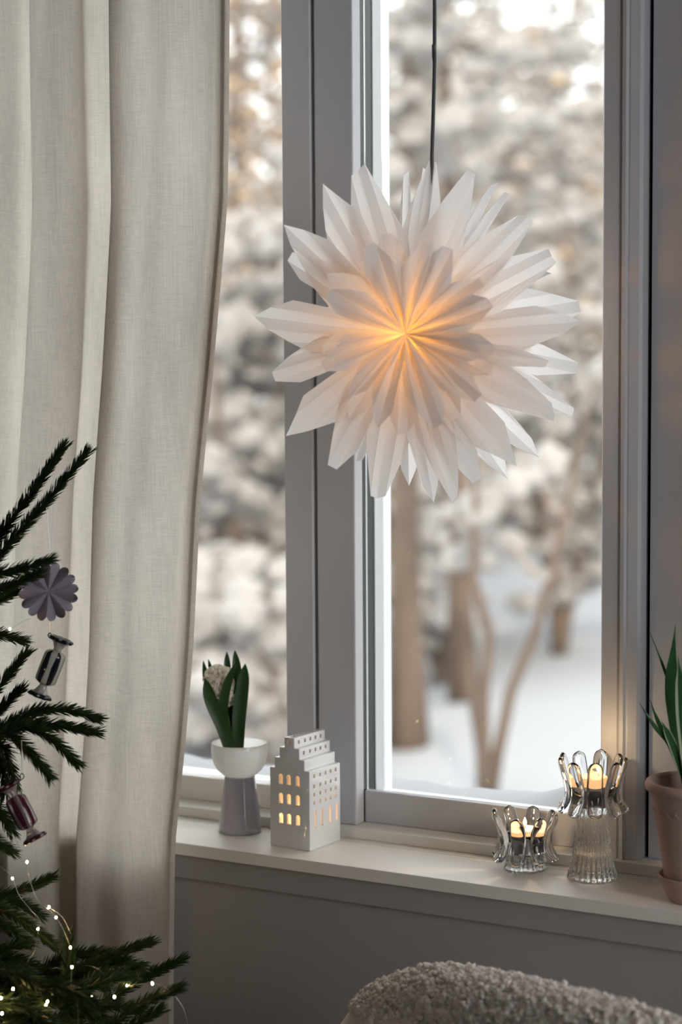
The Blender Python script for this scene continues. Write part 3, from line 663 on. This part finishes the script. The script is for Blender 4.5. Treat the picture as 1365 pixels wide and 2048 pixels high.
# ------------------------------------------------------------------ glass candle holders
def glass_holder(loc, label, colh, rb, rc, crown, nl, ang0, lobes_h, name='glass_candle_holder'):
    g = empty(name, loc); tag(g, label, 'candle holder')
    rib = lambda r, z, a, i: r * (1 + 0.030 * math.sin(26 * a + 0.8 * math.sin(90 * z)) + 0.016 * math.sin(41 * a + 160 * z) * math.sin(300 * z + 5 * a)) if r > 0.006 else r
    prof = [(0.001, 0.0012), (rb * 0.7, 0.0012), (rb * 0.93, 0.0003), (rb, 0.003)]
    for i in range(1, 41):
        t = i / 40; prof.append((rc + (rb * 0.99 - rc) * (1 - t) ** 2.4, 0.003 + (colh - 0.003) * t))
    prof += [(rc * 0.5, colh + 0.0001), (0.001, colh)]
    MB().lathe(prof, 156, fn=rib).build('column', 'ribbed_glass', g, smooth=True, angle=60)
    ci = 0.0212
    MB().lathe([(0.001, colh + 0.0003), (rc, colh + 0.0003), (ci + 0.0035, colh + 0.006), (ci + 0.0048, colh + 0.016), (ci + 0.0044, colh + 0.026), (ci + 0.002, colh + 0.0275), (ci, colh + 0.026), (ci, colh + 0.004), (0.001, colh + 0.0034)], 48).build('cup', 'clear_glass', g, smooth=True, angle=60)
    for k in range(nl):
        a = ang0 + 2 * PI * k / nl; er = Vector((math.cos(a), math.sin(a), 0)); et = Vector((-math.sin(a), math.cos(a), 0)); jj = rnd.uniform(-0.002, 0.002)
        path = [(crown + 0.0015, colh - 0.006 + jj), (crown - 0.003, colh - 0.001), (crown - 0.0085, colh + 0.008), (crown - 0.0105, colh + 0.020), (crown - 0.0075, colh + 0.034), (crown - 0.002, colh + lobes_h * 0.80), (crown + 0.0005, colh + lobes_h + jj)]
        pts = catmull([er * r + Vector((0, 0, z)) for r, z in path], 4); k_ = len(pts); m_ = MB(); vs_ = []; fs = []; n = 14
        for i, p in enumerate(pts):
            t = i / (k_ - 1); tg = (pts[min(i + 1, k_ - 1)] - pts[max(0, i - 1)]).normalized(); nn = tg.cross(et).normalized()
            endr = math.sqrt(max(0.02, 1 - max(0, (t - 0.86) / 0.14) ** 2)) * math.sqrt(max(0.03, 1 - max(0, (0.12 - t) / 0.12) ** 2))
            wd = 0.0104 * (0.86 + 0.14 * math.sin(PI * t)) * endr; th = 0.0046 * (1.0 + 0.25 * math.cos(PI * t)) * (0.4 + 0.6 * endr)
            for j in range(n):
                b = 2 * PI * j / n; dish = -0.0009 * math.cos(b) ** 2 * (1 if math.sin(b) > 0 else 0)
                vs_.append(p + et * (wd * math.cos(b)) + nn * (th * math.sin(b)))
        for i in range(k_ - 1):
            for j in range(n): fs.append((i * n + j, i * n + (j + 1) % n, (i + 1) * n + (j + 1) % n, (i + 1) * n + j))
        fs += [tuple(range(n))[::-1], tuple((k_ - 1) * n + j for j in range(n))]
        m_.add(vs_, fs).build('lobe', 'clear_glass', g, smooth=True)
    return g
TH = Vector((0.530, -0.105, 0)); LH = Vector((0.436, -0.103, 0))
glass_holder(TH, 'tall clear glass candle holder with ribbed column and petal crown', 0.094, 0.0315, 0.0205, 0.0415, 9, 0.30, 0.064)
glass_holder(LH, 'low clear glass candle holder with petal crown on a short ribbed base', 0.021, 0.0265, 0.0225, 0.0410, 8, 0.15, 0.055)
tealight(TH + Vector((0, 0, 0.0975)), 0.0195, 'lit tealight in the tall glass candle holder', hcup=0.019, hwax=0.034, flame_h=0.012, lampw=0.09, lampz=0.045)
tealight(LH + Vector((0, 0, 0.0245)), 0.0195, 'lit tealight in the low glass candle holder', hcup=0.017, hwax=0.029, flame_h=0.012, lampw=0.12, lampz=0.040)

# ------------------------------------------------------------------ terracotta pot, saucer and plant
PC = Vector((0.677, -0.140, 0))
sa = MB().lathe([(0.001, 0.0002), (0.028, 0.0002), (0.0305, 0.002), (0.043, 0.028), (0.0435, 0.031), (0.0425, 0.0325), (0.0405, 0.0315), (0.029, 0.006), (0.001, 0.0055)], 64).build('plant_saucer', 'terracotta', smooth=True, angle=45)
sa.location = PC; tag(sa, 'terracotta saucer under the flower pot on the sill', 'saucer')
pt = empty('flower_pot', PC + Vector((0, 0, 0.0057))); tag(pt, 'brown terracotta flower pot with rolled rim standing in a saucer', 'flower pot')
MB().lathe([(0.001, 0.0), (0.031, 0.0), (0.0325, 0.003), (0.0405, 0.050), (0.0510, 0.118), (0.0520, 0.1215), (0.0540, 0.128), (0.0585, 0.131), (0.0600, 0.1345), (0.0600, 0.1385), (0.0580, 0.1420), (0.0550, 0.1425), (0.0520, 0.1400), (0.0485, 0.118), (0.047, 0.112), (0.001, 0.112)], 72).build('pot_body', 'terracotta', pt, smooth=True, angle=40)
sg = MB()
for k in range(24):
    a = 2 * PI * k / 24; pts = []
    for i in range(7):
        u = -1 + 2 * i / 6; aa = a + u * PI / 24; z = 0.1105 - 0.007 * math.sqrt(max(0, 1 - u * u)); r = 0.0405 + (z - 0.05) * (0.0105 / 0.068) + 0.0002
        pts.append((r * math.cos(aa), r * math.sin(aa), z))
    sg.tube(pts, 0.0008, 5)
sg.build('scallop_relief', 'terracotta', bpy.data.objects['pot_body'], smooth=True)
MB().lathe([(0.001, 0.1245), (0.025, 0.1225), (0.0490, 0.1185), (0.0488, 0.1170), (0.001, 0.1165)], 32).build('soil', 'soil', pt, smooth=True)
pl = empty('potted_plant', PC + Vector((0, 0, 0.129))); tag(pl, 'green plant with long pale edged leaves growing in the terracotta pot', 'plant')
PDp = 2.43
for pts, d, hw, mg in [([(1374, 1570), (1352, 1440), (1344, 1360), (1352, 1250)], 0.0, 14, None), ([(1372, 1570), (1352, 1420), (1330, 1340), (1299, 1260)], 0.01, 2.8, None), ([(1370, 1570), (1340, 1490), (1312, 1455), (1279, 1405)], -0.01, 4.5, None),
                       ([(1371, 1570), (1338, 1480), (1318, 1445), (1300, 1397)], 0.0, 4.5, None), ([(1372, 1570), (1352, 1505), (1338, 1470), (1324, 1441)], -0.015, 8, (0, 7)), ([(1378, 1570), (1366, 1450), (1362, 1380), (1357, 1310)], -0.02, 11, (0, 1)),
                       ([(1384, 1570), (1400, 1430), (1412, 1340), (1440, 1260)], 0.0, 13, (0, 7)), ([(1380, 1570), (1388, 1430), (1384, 1330), (1372, 1225)], 0.015, 13, (0, 7)), ([(1386, 1570), (1430, 1480), (1465, 1440), (1490, 1420)], 0.0, 7, (0, 7))]:
    leaf([at(x, y, PDp + d) for x, y in pts], hw * 0.00061, 'leaf', ('pot_leaf', 'pot_leaf_margin'), pl, fc + Vector((-0.2, 0, 0.2)), 0.25, tip=0.45, margin=mg, wprof=lambda t: 0.45 + 0.55 * math.sin(PI * min(1, 0.1 + t * 0.9)))

# ------------------------------------------------------------------ armchair with curly fleece
PATH = [(640, 2260, 2.40), (668, 2120, 2.38), (694, 2040, 2.36), (735, 1985, 2.34), (800, 1952, 2.30), (885, 1936, 2.24), (985, 1950, 2.17), (1100, 1975, 2.10), (1220, 2006, 2.03), (1365, 2052, 1.95), (1500, 2110, 1.88)]
top = catmull([at(p[0], p[1], p[2] + 0.12) for p in PATH], 5)
ch = empty('armchair', Vector((top[28].x + 0.1, top[28].y - 0.25, ZF))); tag(ch, 'armchair with a rounded back covered in curly beige fleece in the foreground', 'armchair')
T = 0.042; bk = []; cent = []
for i, p in enumerate(top):
    tg = (top[min(i + 1, len(top) - 1)] - top[max(0, i - 1)]); th_ = Vector((tg.x, tg.y, 0)).normalized(); nn = Vector((th_.y, -th_.x, 0))
    ring = []; zb = -0.52
    for j in range(9):
        a = PI * j / 8; ring.append(p + nn * (T * math.cos(a)) + Vector((0, 0, -T + T * math.sin(a) * 1.0)))
    ring = [Vector((ring[0].x, ring[0].y, zb))] + [ring[0].lerp(Vector((ring[0].x, ring[0].y, zb)), f) for f in (0.75, 0.5, 0.25)] + ring + [ring[-1].lerp(Vector((ring[-1].x, ring[-1].y, zb)), f) for f in (0.25, 0.5, 0.75, 1)]
    bk.append(ring)
bmb = MB().grid(bk); n_ = len(bk[0])
bmb.add(bk[0], [tuple(range(n_))]); bmb.add(bk[-1], [tuple(range(n_))[::-1]])
bmb.build('backrest', 'fleece', ch, smooth=True, world=True, weld=0.0001)
rs = np.random.RandomState(5); C = []; S = []
G = np.array([[list(q) for q in r] for r in bk])
for _ in range(26000):
    i = rs.rand() * (len(bk) - 1.001); j = 2 + rs.rand() * (n_ - 5.001); i0, j0 = int(i), int(j); fi, fj = i - i0, j - j0
    p = (G[i0, j0] * (1 - fi) + G[i0 + 1, j0] * fi) * (1 - fj) + (G[i0, j0 + 1] * (1 - fi) + G[i0 + 1, j0 + 1] * fi) * fj
    if p[2] < -0.13: continue
    C.append(p + rs.randn(3) * 0.0018); s = 0.0026 + 0.0022 * rs.rand(); S.append(np.array([s, s, s]) * (0.7 + 0.6 * rs.rand(3)))
V, F = blobs(np.array(C), np.array(S), 0.35, rs); stuff(raw_mesh('fleece_curls', V, F, 'fleece', ch, smooth=True))
mid = top[28]; tgm = (top[34] - top[20]); tgm.z = 0; tgm.normalize(); nf = Vector((tgm.y, -tgm.x, 0)); seat_c = Vector((mid.x, mid.y, 0)) + nf * 0.30
rows = []
for i in range(9):
    u = -1 + 2 * i / 8; row = []
    for j in range(9):
        v = -1 + 2 * j / 8; q = seat_c + tgm * (u * 0.25) + nf * (v * 0.24); row.append((q.x, q.y, -0.40 + 0.035 * (1 - u ** 4) * (1 - v ** 4)))
    rows.append(row)
sb = MB().grid(rows); sb.add([(seat_c + tgm * u + nf * v + Vector((0, 0, z)))[:] for z in (-0.402, -0.50) for u, v in ((-0.25, -0.24), (0.25, -0.24), (0.25, 0.24), (-0.25, 0.24))], [(0, 1, 5, 4), (1, 2, 6, 5), (2, 3, 7, 6), (3, 0, 4, 7), (4, 5, 6, 7)])
sb.build('seat', 'fleece', ch, smooth=False, world=True)
for u in (-1, 1):
    for v in (-1, 1):
        a = seat_c + tgm * (u * 0.21) + nf * (v * 0.20); MB().tube([(a.x, a.y, -0.50), (a.x + tgm.x * u * 0.03, a.y + tgm.y * u * 0.03, ZF)], [0.02, 0.013], 12).build('leg', 'chair_wood', ch, smooth=True, world=True, angle=40)

# ------------------------------------------------------------------ spruce tree with fairy lights and ornaments
trunk_b = at(-420, 1700, 2.55); TX, TY = trunk_b.x, trunk_b.y
sp = empty('spruce_tree', (TX, TY, ZF)); tag(sp, 'dark green spruce Christmas tree reaching in from the left edge', 'tree')
MB().tube([(TX, TY, ZF), (TX, TY, 0.2), (TX, TY, 0.9)], [0.04, 0.026, 0.008], 10).build('trunk', 'fir_wood', sp, smooth=True, world=True)
MB().box(TX - 0.2, TX + 0.2, TY - 0.025, TY + 0.025, ZF, ZF + 0.03).box(TX - 0.025, TX + 0.025, TY - 0.2, TY + 0.2, ZF + 0.031, ZF + 0.061).build('stand', 'fir_wood', sp, world=True)
def fir_branch(path, seed, r=0.0026, nlen=0.0165, dens=1.0, droop=0.0):
    rs = np.random.RandomState(seed); pts = catmull(path, 8)
    o = MB().tube(pts, [r * (1 - 0.6 * i / (len(pts) - 1)) for i in range(len(pts))], 6).build('branch', 'fir_wood', sp, smooth=True, world=True)
    A = np.array([p[:] for p in pts]); seg = np.linalg.norm(np.diff(A, axis=0), axis=1); cum = np.concatenate([[0], np.cumsum(seg)]); n = int(cum[-1] / 0.00024 * dens)
    s = np.sort(rs.rand(n)) * cum[-1]; idx = np.clip(np.searchsorted(cum, s) - 1, 0, len(seg) - 1); f = ((s - cum[idx]) / seg[idx])[:, None]
    P0 = A[idx] * (1 - f) + A[idx + 1] * f; D = (A[idx + 1] - A[idx]) / seg[idx][:, None]
    upv = np.array([0, 0, 1.0]); side = np.cross(D, upv); side /= np.linalg.norm(side, axis=1)[:, None] + 1e-9; up2 = np.cross(side, D)
    ang = rs.rand(n) * 2 * PI; ang = np.where(rs.rand(n) < 0.45, np.where(rs.rand(n) < 0.5, 0, PI) + rs.randn(n) * 0.5, ang)
    rad = side * np.cos(ang)[:, None] + up2 * np.sin(ang)[:, None]
    endf = (s / cum[-1])[:, None]
    dirn = rad * (0.80 - 0.35 * endf) + D * (0.62 + 0.35 * rs.rand(n)[:, None] + 0.25 * endf) + upv * 0.12; dirn /= np.linalg.norm(dirn, axis=1)[:, None]
    L = (nlen * (0.75 + 0.45 * rs.rand(n)) * np.where(s < 0.01, 0.6, 1))[:, None]
    b1 = np.cross(dirn, D); b1 /= np.linalg.norm(b1, axis=1)[:, None] + 1e-9; b2 = np.cross(dirn, b1); wn = 0.00065
    base = P0 + rad * r * 0.5; v0 = base + b1 * wn; v1 = base - b1 * wn * 0.5 + b2 * wn * 0.87; v2 = base - b1 * wn * 0.5 - b2 * wn * 0.87
    m_ = base + dirn * L * 0.7; w0 = m_ + b1 * wn; w1 = m_ - b1 * wn * 0.5 + b2 * wn * 0.87; w2_ = m_ - b1 * wn * 0.5 - b2 * wn * 0.87; tip = base + dirn * L
    V = np.stack([v0, v1, v2, w0, w1, w2_, tip], 1).reshape(-1, 3)
    F1 = np.array([[0, 1, 4], [0, 4, 3], [1, 2, 5], [1, 5, 4], [2, 0, 3], [2, 3, 5], [3, 4, 6], [4, 5, 6], [5, 3, 6]])
    F = (F1[None] + (np.arange(n) * 7)[:, None, None]).reshape(-1, 3)
    stuff(raw_mesh('needles', V, F, 'needle', o))
    return o
BR = [ # paths in photo pixels with distance
 ([(-120, 1230), (-30, 1110), (50, 1005), (128, 893)], 2.40), ([(-120, 1260), (-15, 1125), (80, 1020), (172, 908)], 2.37),
 ([(-120, 1180), (-30, 1150), (30, 1142), (98, 1122)], 2.30), ([(-120, 1215), (-40, 1190), (10, 1175), (75, 1150)], 2.31), ([(-100, 1240), (-30, 1210), (0, 1200), (30, 1185)], 2.32),
 ([(-120, 1290), (-50, 1275), (0, 1272), (44, 1282)], 2.38), ([(-100, 1450), (-40, 1410), (5, 1365), (52, 1308)], 2.36), ([(-100, 1490), (-40, 1450), (0, 1420), (40, 1382)], 2.38),
 ([(-120, 1520), (-20, 1470), (70, 1425), (140, 1422), (196, 1438)], 2.34), ([(-80, 1500), (20, 1450), (100, 1450), (190, 1465)], 2.36), ([(-60, 1490), (40, 1455), (100, 1475), (152, 1526)], 2.32), ([(-60, 1500), (10, 1470), (60, 1505), (96, 1550)], 2.31),
 ([(-60, 1500), (0, 1490), (20, 1530), (30, 1575)], 2.33), ([(-60, 1480), (-10, 1500), (8, 1540), (12, 1590)], 2.36), ([(-60, 1560), (-20, 1600), (5, 1630), (22, 1662)], 2.36), ([(-80, 1630), (-40, 1660), (-5, 1685), (22, 1702)], 2.36),
 ([(-160, 1830), (-60, 1800), (30, 1785), (102, 1758)], 2.36), ([(-120, 1800), (-10, 1815), (50, 1845), (106, 1888)], 2.34), ([(-120, 1830), (-30, 1840), (20, 1860), (55, 1885)], 2.33), ([(-120, 1790), (-30, 1800), (40, 1810), (78, 1830)], 2.37),
 ([(128, 2010), (135, 1960), (138, 1915), (136, 1872)], 2.31), ([(60, 1990), (140, 1955), (220, 1915), (302, 1884)], 2.34), ([(90, 1990), (160, 1978), (220, 1960), (274, 1940)], 2.30), ([(120, 2060), (200, 2010), (280, 1960), (362, 1922)], 2.40),
 ([(140, 2090), (220, 2050), (290, 2005), (360, 1976)], 2.25), ([(-160, 1900), (-40, 1905), (40, 1922), (110, 1952)], 2.36), ([(-160, 1940), (-40, 1945), (30, 1960), (90, 1985)], 2.33), ([(-120, 1980), (0, 1985), (80, 2000), (150, 2015)], 2.30),
 ([(-120, 2020), (0, 2030), (80, 2040), (170, 2055)], 2.28), ([(-60, 2080), (60, 2060), (140, 2030), (215, 2012)], 2.40), ([(160, 2110), (220, 2080), (270, 2050), (318, 2022)], 2.24), ([(-60, 2010), (30, 2010), (90, 2040), (130, 2080)], 2.25),
 ([(40, 1970), (60, 2000), (95, 2040), (110, 2080)], 2.28), ([(-40, 1920), (20, 1950), (40, 1990), (50, 2040)], 2.31), ([(100, 1965), (130, 1990), (190, 2030), (240, 2060)], 2.40), ([(-60, 2070), (0, 2060), (40, 2070), (90, 2090)], 2.24)]
rb = random.Random(44)
for k in range(16):
    x0, y0 = rb.uniform(-60, 150), rb.uniform(1930, 2070); a = rb.uniform(-0.5, 0.75); L = rb.uniform(110, 170)
    BR.append(([(x0 + L * t * math.cos(a), y0 + L * t * math.sin(a) - 14 * math.sin(PI * t)) for t in (0, 0.35, 0.7, 1)], rb.uniform(2.24, 2.38)))
for i, (px, d) in enumerate(BR):
    pth = [at(x, y, d + 0.13 + 0.012 * math.sin(i * 1.7) * k / 3) for k, (x, y) in enumerate(px)]
    fir_branch(pth, 300 + i)
mains = [((-120, 1245), 2.39), ((-120, 1215), 2.31), ((-110, 1500), 2.35), ((-150, 1830), 2.36), ((-150, 1940), 2.33), ((-120, 2030), 2.28)]
for (x, y), d in mains:
    e = at(x, y, d + 0.13); MB().tube([(TX, TY, e.z - 0.12), Vector((TX, TY, e.z - 0.07)).lerp(e, 0.5), e], [0.011, 0.008, 0.004], 8).build('branch', 'fir_wood', sp, smooth=True, world=True)

fy_ = empty('fairy_lights', at(60, 1900, 2.3)); tag(fy_, 'warm white fairy lights on thin silver wire strung over the spruce branches', 'fairy lights')
LED = [(20, 1258, 2.33), (54, 1724, 2.30), (25, 1757, 2.31), (98, 1814, 2.30), (112, 1835, 2.30), (76, 1858, 2.30), (141, 1895, 2.28), (157, 1931, 2.40), (144, 1934, 2.26), (98, 1944, 2.40), (26, 1978, 2.25), (2, 1996, 2.24),
       (95, 2003, 2.26), (92, 2010, 2.28), (184, 1993, 2.40), (229, 1994, 2.24), (305, 1967, 2.25), (254, 1971, 2.40), (4, 2027, 2.24)]
ORD1 = [(-60, 1300, 2.36), (20, 1258, 2.33), (60, 1238, 2.34), (90, 1230, 2.35)]
lm = MB(); bm_ = bmesh.new(); bmesh.ops.create_icosphere(bm_, subdivisions=2, radius=0.0013); lm.add([v.co[:] for v in bm_.verts], [tuple(v.index for v in f.verts) for f in bm_.faces]); bm_.free()
led0 = None
OFF = [(-70 - 37 * k, 1150 + (k * 173) % 880, 2.15 + 0.05 * (k % 6)) for k in range(7)]
for k, (x, y, d) in enumerate(LED + OFF):
    if led0 is None: led0 = lm.build('light_bulb', 'led', fy_, smooth=True); o = led0
    else: o = led0.copy(); COL.objects.link(o); o.parent = fy_
    o.location = at(x, y, d + 0.13) - fy_.location; o.scale = (1, 1, 1.35)
def wire(pts, name='wire', rad=0.00032): MB().tube(catmull([at(p[0], p[1], p[2] + 0.13) for p in pts], 8), rad, 5).build(name, 'silver_wire', fy_, smooth=True, world=True)
wire([(-60, 1270, 2.36), (0, 1258, 2.33), (20, 1258, 2.33), (45, 1243, 2.34), (62, 1237, 2.36)])
wire([(0, 1652, 2.31), (30, 1678, 2.31), (44, 1705, 2.30), (54, 1724, 2.30), (60, 1760, 2.30), (75, 1800, 2.30), (98, 1820, 2.30), (112, 1835, 2.30), (128, 1862, 2.30), (141, 1895, 2.28), (150, 1915, 2.40), (157, 1931, 2.40)])
wire([(-20, 1720, 2.31), (10, 1740, 2.31), (25, 1757, 2.31), (38, 1790, 2.31), (60, 1818, 2.31), (80, 1842, 2.31), (76, 1858, 2.30), (70, 1900, 2.30), (55, 1930, 2.29), (98, 1944, 2.40), (76, 1968, 2.40), (40, 1995, 2.26), (2, 1996, 2.24)])
wire([(98, 1814, 2.30), (125, 1835, 2.31), (142, 1868, 2.30)])
wire([(130, 1929, 2.40), (157, 1931, 2.40), (185, 1933, 2.26), (210, 1950, 2.26), (229, 1994, 2.24)]); wire([(144, 1934, 2.26), (143, 1975, 2.25), (155, 2010, 2.25), (157, 2060, 2.25)])
wire([(254, 1971, 2.40), (305, 1967, 2.25), (330, 1975, 2.25), (350, 1992, 2.25), (368, 2020, 2.25), (378, 2060, 2.25)])
# ---- paper rosette
OD = 2.46; oc = at(97, 1183, OD); OP = OD / FPX
ro = empty('paper_rosette', oc); tag(ro, 'lilac grey paper rosette with scalloped petals hanging from a spruce twig', 'ornament')
oe3 = (CAM - oc).normalized(); oe1 = Vector((0, 0, 1)).cross(oe3).normalized(); oe2 = oe3.cross(oe1); rotm = Matrix((oe1, oe2, oe3)).transposed(); ro.rotation_euler = rotm.to_euler()
for k in range(16):
    a = 2 * PI * k / 16 + 0.1; m_ = MB(); rows = []; dz = 0.0075
    for t in (0, 0.2, 0.4, 0.6, 0.72, 0.80, 0.87, 0.92, 0.96, 0.985, 1.0):
        r = OP * 60 * t; ww = OP * (1.0 + 8.8 * min(1, t * 1.25)) * (math.sqrt(max(0.0, 1 - ((t - 0.78) / 0.22) ** 2)) if t > 0.78 else 1)
        rows.append([(math.cos(a) * r - math.sin(a) * u * ww, math.sin(a) * r + math.cos(a) * u * ww, dz * t * (1 if k % 2 else -1) * u + 0.002 * t * (1 - u * u)) for u in (-1, -0.5, 0, 0.5, 1)])
    m_.grid(rows).build('petal', 'lilac_paper', ro, smooth=True)
inv = rotm.transposed()
for (a, b) in (((101, 1125), (93, 1015)), ((103, 1125), (108, 1008))):
    MB().tube([inv @ (at(a[0], a[1], OD) - oc), inv @ (at(b[0], b[1], OD) - oc)], 0.0004, 5).build('hanging_thread', 'silver_thread', ro)
# ---- glass candies
def candy(ctr, axis, L, R, label, dark, light, nst, thread, rot0=0.0, d=OD, tint='gold_thread'):
    c = empty('candy_ornament', ctr); tag(c, label, 'ornament'); c.rotation_euler = axis.to_track_quat('Z', 'Y').to_euler(); h = L * 0.27
    n = 48; prof = [(0.0012, -h * 1.06), (R * 0.62, -h), (R * 0.95, -h * 0.86), (R, -h * 0.7), (R * 1.02, 0), (R, h * 0.7), (R * 0.95, h * 0.86), (R * 0.62, h), (0.0012, h * 1.06)]
    bod = MB().lathe(prof, n).build('body', light, c, smooth=True)
    for k in range(nst):
        a0 = rot0 + 2 * PI * k / nst; wa = 2 * PI / nst * 0.27; rows = []
        for (r, z) in prof[1:-1]:
            t = abs(z) / h; ww = wa * (1.15 - 0.55 * t ** 2); rows.append([((r + 0.00025) * math.cos(a0 + u * ww), (r + 0.00025) * math.sin(a0 + u * ww), z) for u in (-1, -0.5, 0, 0.5, 1)])
        MB().grid(rows).build('stripe', dark, bod, smooth=True)
    for s in (-1, 1):
        fr = lambda r, z, a, i: r * (1 + (0.10 * math.cos(7 * a) if i >= 3 else 0))
        MB().lathe([(R * 0.40, s * h * 0.98), (R * 0.38, s * h * 1.15), (R * 0.60, s * h * 1.42), (R * 0.86, s * h * 1.66), (R * 0.84, s * h * 1.67), (R * 0.5, s * h * 1.40)], 42, fn=fr).build('twist', light, c, smooth=True)
        MB().lathe([(R * 0.82, s * h * 1.56), (R * 0.98, s * h * 1.60), (R * 1.14, s * h * 1.74), (R * 1.02, s * h * 1.82), (R * 0.4, s * h * 1.70)], 42, fn=lambda r, z, a, i: r * (1 + 0.10 * math.cos(7 * a))).build('frill', dark, c, smooth=True)
    iv = c.rotation_euler.to_matrix().transposed()
    pts = [iv @ (at(*p) - ctr) for p in thread['loop']]; MB().tube(catmull(pts + [pts[0]], 4), 0.0007, 6).build('hanging_loop', dark, c, smooth=True)
    MB().tube([iv @ (at(*p) - ctr) for p in thread['line']], 0.00035, 5).build('hanging_thread', tint, c)
    return c
cc = at(101, 1335, OD)
candy(cc, (at(122, 1280, OD) - at(79, 1390, OD)).normalized(), 0.0790, 0.0132, 'black and pearl striped glass candy hanging below the lilac rosette', 'black_glaze', 'pearl_glass', 6,
      {'loop': [(96, 1271, OD), (99, 1266, OD), (103, 1269, OD), (102, 1275, OD), (110, 1281, OD), (100, 1276, OD)], 'line': [(100, 1268, OD), (98, 1228, OD)]}, 0.3)
rc_ = at(43, 1624, 2.40)
candy(rc_, (at(14, 1566, 2.40) - at(72, 1682, 2.40)).normalized(), 0.0760, 0.0132, 'wine red striped clear glass candy hanging under the spruce twigs', 'wine_glaze', 'rose_glass', 7,
      {'loop': [(40, 1551, 2.40), (44, 1547, 2.40), (48, 1552, 2.40), (45, 1558, 2.40), (36, 1562, 2.40), (41, 1557, 2.40)], 'line': [(44, 1549, 2.40), (43, 1480, 2.40)]}, 0.1, 2.40, 'silver_thread')
